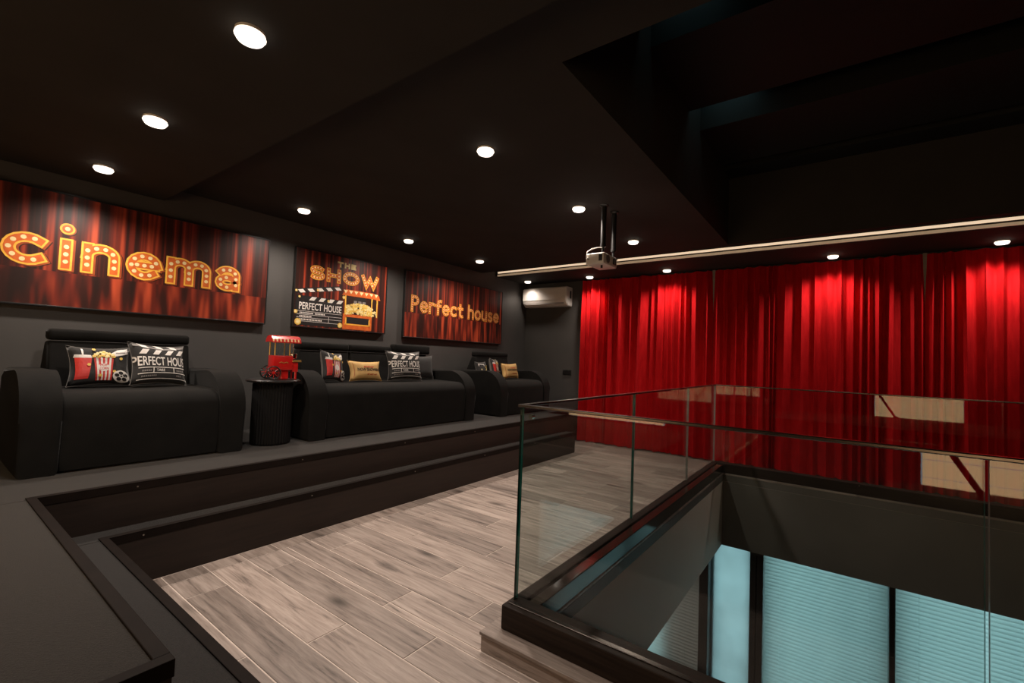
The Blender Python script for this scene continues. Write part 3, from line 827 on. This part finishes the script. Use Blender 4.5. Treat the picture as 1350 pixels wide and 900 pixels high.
def ribbon(mb, path, w, y, T, mi, ext=0.0):
    """flat stroked path with joints; T maps 2d -> (x,z); y is the depth"""
    P = [Vector(p) for p in path]
    if ext and (P[0]-P[-1]).length > 1e-4:
        P[0] = P[0] - (P[1]-P[0]).normalized()*ext; P[-1] = P[-1] + (P[-1]-P[-2]).normalized()*ext
    n = len(P); L = []; Rr = []
    closed = (P[0]-P[-1]).length < 1e-4
    for i, p in enumerate(P):
        if closed and i in (0, n-1): d1 = (P[1]-P[0]).normalized(); d0 = (P[-1]-P[-2]).normalized()
        else:
            d0 = (P[i]-P[max(i-1, 0)]); d1 = (P[min(i+1, n-1)]-P[i])
            d0 = d0.normalized() if d0.length > 1e-9 else d1.normalized(); d1 = d1.normalized() if d1.length > 1e-9 else d0
        m_ = Vector((-(d0.y+d1.y), d0.x+d1.x))
        if m_.length < 1e-6: m_ = Vector((-d0.y, d0.x))
        m_.normalize(); nn = Vector((-d0.y, d0.x)); k = min(1.0/max(m_.dot(nn), 0.35), 2.4)
        L.append(p + m_*w*0.5*k); Rr.append(p - m_*w*0.5*k)
    for i in range(n-1):
        q = [T(L[i]), T(L[i+1]), T(Rr[i+1]), T(Rr[i])]
        mb.poly([(a, y, b) for a, b in q], mi)
def disc(mb, c, r, y, T, mi, n=10):
    mb.poly([(T(Vector((c.x+r*math.cos(2*PI*k/n), c.y+r*math.sin(2*PI*k/n))))[0], y, T(Vector((c.x+r*math.cos(2*PI*k/n), c.y+r*math.sin(2*PI*k/n))))[1]) for k in range(n)], mi)
def marquee(parent, word, x0, x1, z0, hgt, stroke, gap, y=-0.001, bulb=2.0, deep=True, slope=0.0, inks=('ink_deep', 'ink_rust', 'ink_yellow', 'ink_orange', 'ink_cream')):
    """bulb letters between x0 and x1, all in poster metres; one part per letter"""
    sx = (x1-x0-stroke*1.18-gap*(len(word)-1))/sum(GLYPH[c][1] for c in word)
    x = x0+stroke*0.59
    ID = lambda dx, dz: (lambda p: (p.x+dx, p.y+dz))
    for c in word:
        strokes, wd = GLYPH[c]
        mb = MB(*inks); s_ = stroke*0.17; used = []; e = 0.0
        for st in strokes:
            st = [(x+p[0]*sx, z0+slope*(x-x0)+p[1]*hgt) for p in st]; e += 0.00006
            if len(st) == 1:
                q = Vector(st[0])
                disc(mb, q, stroke*0.72, y, ID(s_*1.2, -s_*0.6), 0, 20); disc(mb, q, stroke*0.70, y-0.0006, ID(s_*0.6, -s_*0.3), 1, 20); disc(mb, q, stroke*0.68, y-0.0012, ID(0, 0), 2, 20)
                disc(mb, q, stroke*0.48, y-0.0018, ID(0, 0), 3, 20); disc(mb, q, stroke*0.25, y-0.0024, ID(0, 0), 4)
                continue
            if deep:
                for k in range(3): ribbon(mb, st, stroke*1.22, y-0.0003*k-e, ID(s_*(1.8-k*0.6), -s_*0.5*(1.8-k*0.6)), 0 if k == 0 else 1, stroke*0.59)
            ribbon(mb, st, stroke*1.18, y-0.0012-e, ID(0, 0), 2, stroke*0.57)
            ribbon(mb, st, stroke*0.78, y-0.0018-e, ID(0, 0), 3, stroke*0.38)
            for p in resample(st, stroke*bulb*0.5):
                if bulb < 5 and all((p-u).length > stroke*bulb*0.33 for u in used):
                    used.append(p); disc(mb, p, stroke*0.25, y-0.0024, ID(0, 0), 4)
        if strokes: mb.build('letter', parent)
        else: mb.bm.free()
        x += wd*sx + gap

def flat_text(mb, body, x0, x1, z0, h, y, mi, bold=0.02, map2=None):
    vs, fs, w_, h_ = text_polys(body, bold)
    bv = [mb.bm.verts.new((x0 + v[0]/w_*(x1-x0), y, z0 + v[1]/h_*h)) for v in vs]
    for f in fs:
        try: nf = mb.bm.faces.new([bv[i] for i in f]); nf.material_index = mi
        except ValueError: pass

# ------------------------------------------------------------------ posters (x across, z up, front face at y = 0 of the poster)
def poster(label, x0, x1, z0, z1, drape, tilt=0.0):
    root = tag(empty('poster', (x0, Y1-0.04, z0)), label, 'poster', 'framed cinema posters')
    root.rotation_euler = (math.radians(tilt), 0, 0)
    w, h = x1-x0, z1-z0
    mm = MB('black')
    for (a, b, c, d) in ((-0.008, w+0.008, -0.008, 0.004), (-0.008, w+0.008, h-0.004, h+0.008), (-0.008, 0.004, 0.004, h-0.004), (w-0.004, w+0.008, 0.004, h-0.004)):
        mm.rbox(a, b, -0.004, 0.034, c, d, 0.002, 1)
    mm.build('frame', root)
    mm = MB(drape); mm.box(0.004, w-0.004, 0.0, 0.02, 0.004, h-0.004); mm.build('printed_canvas', root)
    return root, w, h
p1, w, h = poster('wide poster of a red drape with the word cinema in bulb letters', 0.085, 1.996, 1.442, 2.215, 'drape1')
marquee(p1, 'cinema', 0.268, 1.68, 0.285, 0.225, 0.057, 0.092, bulb=1.75)
p3, w, h = poster('wide poster of a red drape with two words in bulb letters, nearest the air conditioner', 3.63, 5.56, 1.425, 2.235, 'drape3')
marquee(p3, 'Perfect house', 0.094, 1.855, 0.333, 0.172, 0.032, 0.050, bulb=1.75)

p2, w, h = poster('square poster with a clapperboard, a popcorn cart and THE SHOW in lights', 2.262, 3.348, 1.442, 2.218, 'drape2')
marquee(p2, 'SHOW', 0.14, 0.968, 0.506, 0.106, 0.035, 0.062, bulb=1.75)
marquee(p2, 'THE', 0.443, 0.668, 0.669, 0.040, 0.017, 0.034, bulb=9, inks=('ink_deep', 'ink_deep', 'ink_popl', 'ink_popl', 'ink_popl'))
# clapperboard print
c = MB('ink_black', 'ink_white', 'ink_grey')
y = -0.0010
c.poly([(0.012, y, 0.02), (0.53, y, 0.02), (0.53, y, 0.30), (0.012, y, 0.30)], 0)
c.poly([(0.02, y, 0.302), (0.53, y, 0.302), (0.53, y, 0.352), (0.02, y, 0.352)], 0)
c.poly([(0.015, y, 0.366), (0.50, y, 0.470), (0.488, y, 0.522), (0.003, y, 0.418)], 0)
for k in range(4):
    x = 0.15 + 0.10*k
    c.poly([(x, y-0.0006, 0.306), (x+0.052, y-0.0006, 0.306), (x+0.082, y-0.0006, 0.348), (x+0.03, y-0.0006, 0.348)], 1)
for k in range(5):
    x = 0.03 + 0.098*k; b_ = 0.366 + (x-0.015)*0.2144
    c.poly([(x+0.03, y-0.0006, b_+0.010), (x+0.082, y-0.0006, b_+0.0212), (x+0.052, y-0.0006, b_+0.053), (x, y-0.0006, b_+0.0405)], 1)
flat_text(c, 'PERFECT HOUSE', 0.05, 0.515, 0.196, 0.082, y-0.0006, 1, 0.015)
for (a, b, z) in ((0.03, 0.52, 0.176), (0.03, 0.52, 0.138), (0.03, 0.52, 0.104), (0.03, 0.52, 0.062)): c.poly([(a, y-0.0006, z), (b, y-0.0006, z), (b, y-0.0006, z+0.004), (a, y-0.0006, z+0.004)], 1)
c.poly([(0.37, y-0.0006, 0.062), (0.374, y-0.0006, 0.062), (0.374, y-0.0006, 0.14), (0.37, y-0.0006, 0.14)], 1)
for (a, b, z) in ((0.06, 0.19, 0.150), (0.22, 0.32, 0.150), (0.06, 0.18, 0.112), (0.06, 0.30, 0.076)):
    x = a
    while x < b: 
        c.poly([(x, y-0.0006, z), (x+0.011, y-0.0006, z), (x+0.011, y-0.0006, z+0.016), (x, y-0.0006, z+0.016)], 1); x += 0.016
c.build('clapperboard_print', p2).scale.z = 0.88
# popcorn cart print
c = MB('ink_red', 'ink_orange', 'ink_yellow', 'ink_cream', 'ink_black', 'ink_pop', 'ink_popl', 'ink_grey', 'ink_deep')
c.poly([(0.535, y, 0.015), (0.90, y, 0.015), (0.90, y, 0.20), (0.535, y, 0.20)], 1)
c.poly([(0.545, y-0.0003, 0.20), (0.90, y-0.0003, 0.20), (0.90, y-0.0003, 0.42), (0.545, y-0.0003, 0.42)], 8)
c.poly([(0.90, y-0.0003, 0.20), (0.97, y-0.0003, 0.22), (0.97, y-0.0003, 0.40), (0.90, y-0.0003, 0.42)], 8)
rnd = random.Random(4)
for k in range(280):
    x = rnd.uniform(0.56, 0.895 if k % 4 else 0.962); z = 0.205 + rnd.uniform(0, 1)*(0.135 - 0.06*abs((x-0.735)/0.19)**2 if x < 0.9 else 0.075)
    disc(c, Vector((x, z)), rnd.uniform(0.010, 0.016), y-0.0008-0.000004*k, lambda p: (p.x, p.y), 5 if k % 2 else 6, 7)
for k in range(3): c.poly([(0.66+0.055*k, y-0.0006, 0.305), (0.70+0.055*k, y-0.0006, 0.305), (0.70+0.055*k, y-0.0006, 0.375), (0.66+0.055*k, y-0.0006, 0.375)], 7)
c.poly([(0.66, y-0.00062, 0.372), (0.83, y-0.00062, 0.372), (0.79, y-0.00062, 0.415), (0.70, y-0.00062, 0.415)], 4)
for x in (0.55, 0.885, 0.955): c.poly([(x, y-0.0016, 0.19), (x+0.016, y-0.0016, 0.19), (x+0.016, y-0.0016, 0.43), (x, y-0.0016, 0.43)], 2)
c.poly([(0.515, y-0.0017, 0.425), (0.91, y-0.0017, 0.425), (1.005, y-0.0017, 0.415), (0.985, y-0.0017, 0.475), (0.90, y-0.0017, 0.50), (0.56, y-0.0017, 0.50)], 1)
for k in range(7):
    x = 0.53 + 0.065*k
    c.poly([(x, y-0.0019, 0.49), (x+0.05, y-0.0019, 0.49), (x+0.025, y-0.0019, 0.448)], 3)
c.poly([(0.57, y-0.0004, 0.085), (0.87, y-0.0004, 0.085), (0.87, y-0.0004, 0.165), (0.57, y-0.0004, 0.165)], 4)
for (a, b, q, r_) in ((0.555, 0.88, 0.068, 0.082), (0.565, 0.58, 0.068, 0.155), (0.86, 0.875, 0.068, 0.155)): c.poly([(a, y-0.0008, q), (b, y-0.0008, q), (b, y-0.0008, r_), (a, y-0.0008, r_)], 2)
for (x, z, r_) in ((0.045, 0.055, 0.034), (0.505, 0.052, 0.028), (0.018, 0.165, 0.02), (0.015, 0.40, 0.012), (0.05, 0.335, 0.012), (0.24, 0.435, 0.014), (0.36, 0.325, 0.013), (0.535, 0.395, 0.018)):
    d_ = MB('ink_pop', 'ink_popl'); disc(d_, Vector((x, z*0.88)), r_, y-0.0021, lambda p: (p.x, p.y), 0, 12); disc(d_, Vector((x, z*0.88)), r_*0.6, y-0.0023, lambda p: (p.x, p.y), 1, 12)
    d_.build('bulb_print', p2)
c.build('popcorn_cart_print', p2).scale.z = 0.88

# ------------------------------------------------------------------ cushions
def cushion(name, label, x, y, z, w, hgt, th, base, rz=0.0, lean=14, roll_=0.0, cc=0.13, back=None):
    """returns root and a mapper from cushion uv (-1..1) to the front surface"""
    root = tag(empty(name, (x, y, z)), label, 'cushion', 'scatter cushions on the seats')
    root.rotation_euler = (math.radians(-lean), math.radians(roll_), math.radians(rz))
    a, b = w/2, hgt/2
    def S_(u, v, side, off=0.0):
        X = a*u*(1 - cc*(1-v*v)); Zz = b*v*(1 - cc*(1-u*u))
        t_ = th/2*(max(0, (1-u**4))*max(0, (1-v**4)))**0.55
        return (X, side*(t_+off), b + Zz)
    N = 14; bm = bmesh.new()
    gr = {}
    for side in (-1, 1):
        for i in range(N+1):
            for j in range(N+1):
                edge = i in (0, N) or j in (0, N)
                key = (0 if edge else side, i, j)
                if key not in gr: gr[key] = bm.verts.new(S_(-1+2*i/N, -1+2*j/N, side))
    for side in (-1, 1):
        for i in range(N):
            for j in range(N):
                q = []
                for (p, r_) in ((i, j), (i+1, j), (i+1, j+1), (i, j+1)):
                    edge = p in (0, N) or r_ in (0, N); q.append(gr[(0 if edge else side, p, r_)])
                f = bm.faces.new(q); f.material_index = 0 if side < 0 else 1
    bmesh.ops.recalc_face_normals(bm, faces=bm.faces[:])
    me = bpy.data.meshes.new('cover'); bm.to_mesh(me); bm.free()
    for p in me.polygons: p.use_smooth = True
    me.materials.append(MAT[base]); me.materials.append(MAT[back or base])
    link_mesh('cover', me, root)
    mm = MB('cushion_grey' if base != 'cushion_gold' else 'cushion_gold')
    edge = [S_(-1+2*i/N, -1, -1) for i in range(N+1)] + [S_(1, -1+2*i/N, -1) for i in range(1, N+1)] + [S_(1-2*i/N, 1, -1) for i in range(1, N+1)] + [S_(-1, 1-2*i/N, -1) for i in range(1, N+1)]
    mm.tube(edge, 0.0022, 5); mm.build('piping', root, True)
    return root, S_
class Print:
    """flat inks laid on the curved front of a cushion"""
    def __init__(self, S_, *mats): self.S, self.mb, self.k = S_, MB(*mats), 0
    def poly(self, pts, mi):
        t = bmesh.new(); t.faces.new([t.verts.new((p[0], p[1], 0)) for p in pts]); self._add(t, mi)
    def _add(self, t, mi):
        bmesh.ops.triangulate(t, faces=t.faces[:])
        for _ in range(4):
            es = [e for e in t.edges if e.calc_length() > 0.16]
            if not es: break
            bmesh.ops.subdivide_edges(t, edges=es, cuts=1); bmesh.ops.triangulate(t, faces=t.faces[:])
        self.k += 1
        off = 0.0016 + 0.00022*self.k
        for v in t.verts: v.co = self.S(max(-1, min(1, v.co.x)), max(-1, min(1, v.co.y)), -1, off)
        self.mb.merge(t, mi)
    def rect(self, x0, x1, z0, z1, mi): self.poly([(x0, z0), (x1, z0), (x1, z1), (x0, z1)], mi)
    def ell(self, x, z, rx, rz, mi, n=16): self.poly([(x+rx*math.cos(2*PI*i/n), z+rz*math.sin(2*PI*i/n)) for i in range(n)], mi)
    def text(self, body, x0, x1, z0, h, mi, bold=0.015, skew=0.0):
        vs, fs, w_, h_ = text_polys(body, bold)
        t = bmesh.new(); bv = [t.verts.new((x0 + v[0]/w_*(x1-x0) + skew*v[1]/h_, z0 + v[1]/h_*h, 0)) for v in vs]
        for f in fs:
            try: t.faces.new([bv[i] for i in f])
            except ValueError: pass
        self._add(t, mi)
    def build(self, name, parent): return self.mb.build(name, parent)

def snack_print(root, S_, small=False):
    p = Print(S_, 'ink_red', 'ink_white', 'ink_pop', 'ink_popl', 'ink_grey', 'ink_black')
    # drinks cup
    p.poly([(-0.86, -0.74), (-0.46, -0.74), (-0.36, 0.36), (-0.90, 0.36)], 0)
    p.poly([(-0.93, 0.36), (-0.33, 0.36), (-0.38, 0.52), (-0.88, 0.52)], 1)
    p.poly([(-0.66, 0.52), (-0.60, 0.52), (-0.58, 0.86), (-0.64, 0.86)], 1)
    # tickets
    p.poly([(0.34, 0.42), (0.92, 0.58), (0.86, 0.88), (0.52, 0.84), (0.28, 0.62)], 1)
    p.rect(0.46, 0.80, 0.62, 0.68, 4)
    # popcorn tub
    n = 9
    for k in range(n):
        a0, a1 = k/n, (k+1)/n
        p.poly([(-0.22+0.50*a0, -0.86), (-0.22+0.50*a1, -0.86), (-0.30+0.70*a1, 0.40), (-0.30+0.70*a0, 0.40)], 0 if k % 2 == 0 else 1)
    p.ell(0.04, -0.16, 0.20, 0.22, 1); 
    if not small:
        p.text('POP', -0.09, 0.17, -0.10, 0.13, 0, 0.02); p.text('CORN', -0.11, 0.20, -0.29, 0.14, 0, 0.02)
    rr = random.Random(2)
    for k in range(34):
        x = rr.uniform(-0.31, 0.40); z = 0.40 + rr.uniform(0, 1)*(0.30*(1-((x-0.045)/0.38)**2)+0.04)
        p.ell(x, z, rr.uniform(0.05, 0.075), rr.uniform(0.05, 0.075), 2 if k % 2 else 3, 7)
    for (x, z) in ((-0.48, -0.02), (0.64, 0.30), (0.38, -0.40), (-0.1, -0.62), (-0.26, 0.84)): p.ell(x, z, 0.065, 0.08, 2, 6)
    # film reel
    p.ell(0.60, -0.66, 0.29, 0.32, 1, 22)
    for k in range(5):
        a = 2*PI*k/5 + 0.3; p.ell(0.60+0.155*math.cos(a), -0.66+0.17*math.sin(a), 0.085, 0.095, 5, 10)
    p.ell(0.60, -0.66, 0.04, 0.045, 5, 8)
    p.build('snack_print', root)
def clapper_print(root, S_):
    p = Print(S_, 'ink_white', 'ink_grey', 'ink_black')
    p.poly([(-0.93, 0.80), (0.0, 0.66), (0.93, 0.80), (0.93, 0.90), (0.0, 0.74), (-0.93, 0.90)], 1)
    for k in range(4):
        x = -0.85 + 0.46*k
        p.poly([(x, 0.40), (x+0.22, 0.40), (x+0.38, 0.66), (x+0.16, 0.66)], 0)
    for k in range(3):
        x = -0.80 + 0.52*k; p.poly([(x+0.10, 0.76), (x+0.34, 0.70), (x+0.26, 0.86), (x, 0.93)], 0)
    p.text('PERFECT HOUSE', -1.06, 1.06, -0.18, 0.46, 0, 0.014)
    for z in (-0.30, -0.58, -0.86): p.rect(-0.9, 0.9, z, z+0.035, 0)
    for x in (-0.42, 0.36): p.rect(x, x+0.03, -0.58, -0.28, 0)
    p.text('TAKE', -0.30, 0.02, -0.49, 0.13, 0, 0.01)
    for (a, b, z) in ((0.48, 0.80, -0.48), (-0.8, -0.52, -0.48), (-0.8, -0.3, -0.75), (0.45, 0.6, -0.75)):
        x = a
        while x < b: p.rect(x, x+0.045, z, z+0.08, 1); x += 0.065
    p.build('clapperboard_print', root)
def ticket_print(root, S_):
    p = Print(S_, 'ink_black', 'ink_red', 'ink_rust')
    p.text('NOW SHOWING', -0.70, 0.90, -0.12, 0.34, 0, 0.025)
    for (z, a, b) in ((0.36, -0.22, 0.42), (-0.48, -0.05, 0.62)):
        x = a; k = 0
        while x < b:
            p.ell(x, z + 0.03*math.sin(k*1.9), 0.045, 0.085 if k % 3 == 0 else 0.05, 1 if z > 0 else 2, 8); x += 0.085; k += 1
    p.rect(-0.9, -0.88, -0.7, 0.7, 2)
    p.build('ticket_print', root)

SZ = Z2 + 0.452
r_, s_ = cushion('cushion', 'black cushion printed with drink cup, striped popcorn tub and reel on near armchair', 0.785, 3.83, SZ, 0.325, 0.265, 0.10, 'cushion_black', rz=3, lean=16, back='cushion_grey'); snack_print(r_, s_)
r_, s_ = cushion('cushion', 'black clapperboard cushion with white lettering on the near armchair', 1.085, 3.79, SZ, 0.36, 0.30, 0.12, 'cushion_black', rz=14, lean=18, roll_=3); clapper_print(r_, s_)
r_, s_ = cushion('cushion', 'turned black cushion with red drink cup on the left end of the long sofa', 2.42, 3.83, SZ, 0.30, 0.29, 0.10, 'cushion_black', rz=20, lean=14, roll_=7, back='cushion_grey'); snack_print(r_, s_, True)
r_, s_ = cushion('cushion', 'gold oblong NOW SHOWING cushion in the middle of the long sofa', 2.775, 3.82, SZ, 0.40, 0.205, 0.10, 'cushion_gold', rz=4, lean=16, roll_=1); ticket_print(r_, s_)
r_, s_ = cushion('cushion', 'black clapperboard cushion with white lettering on the long sofa', 3.24, 3.78, SZ, 0.44, 0.325, 0.12, 'cushion_black', rz=-6, lean=14); clapper_print(r_, s_)
cushion('cushion', 'plain black cushion behind the clapperboard cushion on the long sofa', 3.62, 3.93, SZ, 0.34, 0.28, 0.10, 'cushion_black', rz=-3, lean=10)
r_, s_ = cushion('cushion', 'black cushion scattered with gold popcorn on the far armchair', 4.72, 3.94, SZ, 0.26, 0.23, 0.08, 'cushion_black', rz=6, lean=16)
p = Print(s_, 'ink_pop', 'ink_popl', 'ink_white', 'ink_grey')
p.rect(-0.75, 0.25, 0.62, 0.70, 2); p.rect(-0.78, -0.70, 0.40, 0.70, 2); p.rect(0.18, 0.26, 0.40, 0.70, 2)
for (x, z, mi) in ((-0.4, -0.05, 1), (-0.3, -0.45, 2), (-0.15, -0.8, 1), (0.5, 0.25, 0), (0.7, 0.1, 1), (0.45, -0.2, 0), (0.62, -0.45, 0), (0.35, -0.6, 1), (0.75, -0.7, 1), (0.1, -0.35, 0), (0.55, -0.05, 1), (0.7, 0.4, 0)): p.ell(x, z, 0.11, 0.12, mi, 8)
p.build('popcorn_print', r_)
r_, s_ = cushion('cushion', 'turned black cushion with red drink cup on the far armchair', 4.90, 3.86, SZ, 0.28, 0.28, 0.09, 'cushion_black', rz=20, lean=14, roll_=5, back='cushion_grey'); snack_print(r_, s_, True)
r_, s_ = cushion('cushion', 'gold oblong NOW SHOWING cushion on the far armchair', 5.12, 3.76, SZ, 0.42, 0.215, 0.10, 'cushion_gold', rz=6, lean=14); ticket_print(r_, s_)

# ------------------------------------------------------------------ air conditioner, switch, projector
ac = tag(empty('air_conditioner', (X1, 3.875, 2.06)), 'white split air conditioner unit high on the dark wall beside the curtains', 'air conditioner')
prof = [(0.0, 0.0), (-0.13, 0.0), (-0.185, 0.045), (-0.20, 0.085), (-0.20, 0.285), (-0.18, 0.30), (0.0, 0.30)]
mm = MB('white'); t = bmesh.new(); hw = 0.41
a = [t.verts.new((x, -hw, z)) for x, z in prof]; b = [t.verts.new((x, hw, z)) for x, z in prof]
t.faces.new(a); t.faces.new(list(reversed(b)))
for i in range(len(prof)):
    j = (i+1) % len(prof); t.faces.new((a[i], b[i], b[j], a[j]))
bmesh.ops.recalc_face_normals(t, faces=t.faces[:])
bmesh.ops.bevel(t, geom=[e for e in t.edges if abs(e.verts[0].co.y-e.verts[1].co.y) < 1e-6], offset=0.010, segments=2, affect='EDGES')
mm.merge(t); mm.build('body', ac, True, 30)
mm = MB('white'); mm.rbox(-0.207, -0.2, -0.405, 0.405, 0.095, 0.285, 0.003, 1); mm.build('front_panel', ac)
mm = MB('grey'); mm.rbox(-0.19, -0.176, -0.36, 0.36, 0.028, 0.056, 0.003, 1, mtx=Matrix.Identity(4)); mm.build('air_vane', ac)
mm = MB('black'); mm.rbox(-0.09, -0.05, -0.414, -0.408, 0.12, 0.24, 0.004, 1); mm.build('side_grille', ac)
sw = tag(empty('wall_switch', (X1, 3.52, 1.02)), 'small black double wall switch on the dark wall near the curtain', 'switch')
mm = MB('black'); mm.rbox(-0.012, 0.0, -0.075, 0.075, -0.04, 0.04, 0.004, 2); mm.build('plate', sw)
for y_ in (-0.035, 0.035):
    mm = MB('blackm'); mm.rbox(-0.017, -0.012, y_-0.028, y_+0.028, -0.028, 0.028, 0.002, 1); mm.build('rocker', sw)

mt = tag(empty('projector_mount', (3.30, 1.56, ZC)), 'black twin pole ceiling mount holding the projector', 'mount')
for (x, y) in ((0.0, 0.0), (0.20, 0.0)):
    mm = MB('blackm'); mm.lathe([(0.036, 0.0), (0.036, -0.006), (0.026, -0.014), (0.020, -0.016)], 24, (x, y, 0)); pl = mm.build('ceiling_plate', mt, True)
    mm = MB('blackm'); mm.cyl((x, y, -0.34), 0.021, 0.33, 20); mm.build('pole', mt, True)
    mm = MB('blackm'); mm.cyl((x, y, -0.40), 0.0115, 0.065, 16); mm.cyl((x, y, -0.335), 0.024, 0.02, 16); mm.build('pole_extension', mt, True)
mm = MB('blackm'); mm.rbox(-0.05, 0.23, -0.03, 0.03, -0.404, -0.397, 0.002, 1); mm.build('carrier_plate', mt)
pj = tag(empty('projector', (3.32, 1.578, 1.966)), 'white compact projector hanging from the ceiling mount', 'projector')
mm = MB('white'); mm.rbox(-0.125, 0.125, -0.078, 0.078, 0.0, 0.088, 0.010, 3); mm.build('body', pj, True)
mm = MB('black'); mm.cyl((-0.055, -0.082, 0.046), 0.030, 0.012, 24, axis='y'); mm.build('lens', pj, True)
mm = MB('grey'); mm.lathe([(0.036, 0), (0.036, 0.006), (0.031, 0.006), (0.031, 0)], 24); lr = mm.build('lens_ring', pj, True); lr.rotation_euler = (math.radians(90), 0, 0); lr.location = (-0.055, -0.076, 0.046)
mm = MB('black'); mm.rbox(0.045, 0.10, -0.082, -0.076, 0.022, 0.070, 0.006, 2); mm.build('side_vent', pj)
mm = MB('black'); mm.rbox(-0.1275, -0.123, -0.064, -0.034, 0.022, 0.075, 0.001, 1); mm.build('rear_grille', pj)
mm = MB('grey'); mm.cyl((-0.127, 0.055, 0.045), 0.010, 0.004, 14, axis='x'); mm.build('socket', pj)
mm = MB('black'); mm.cyl((-0.06, -0.03, -0.022), 0.008, 0.024, 12); mm.build('foot', pj)
mm = MB('white'); mm.tube([(-0.126, 0.06, 0.05), (-0.142, 0.065, 0.06), (-0.135, 0.062, 0.10), (-0.10, 0.04, 0.128), (-0.06, 0.01, 0.145), (-0.035, -0.018, 0.148)], 0.0035, 8); mm.build('cable', pj, True)
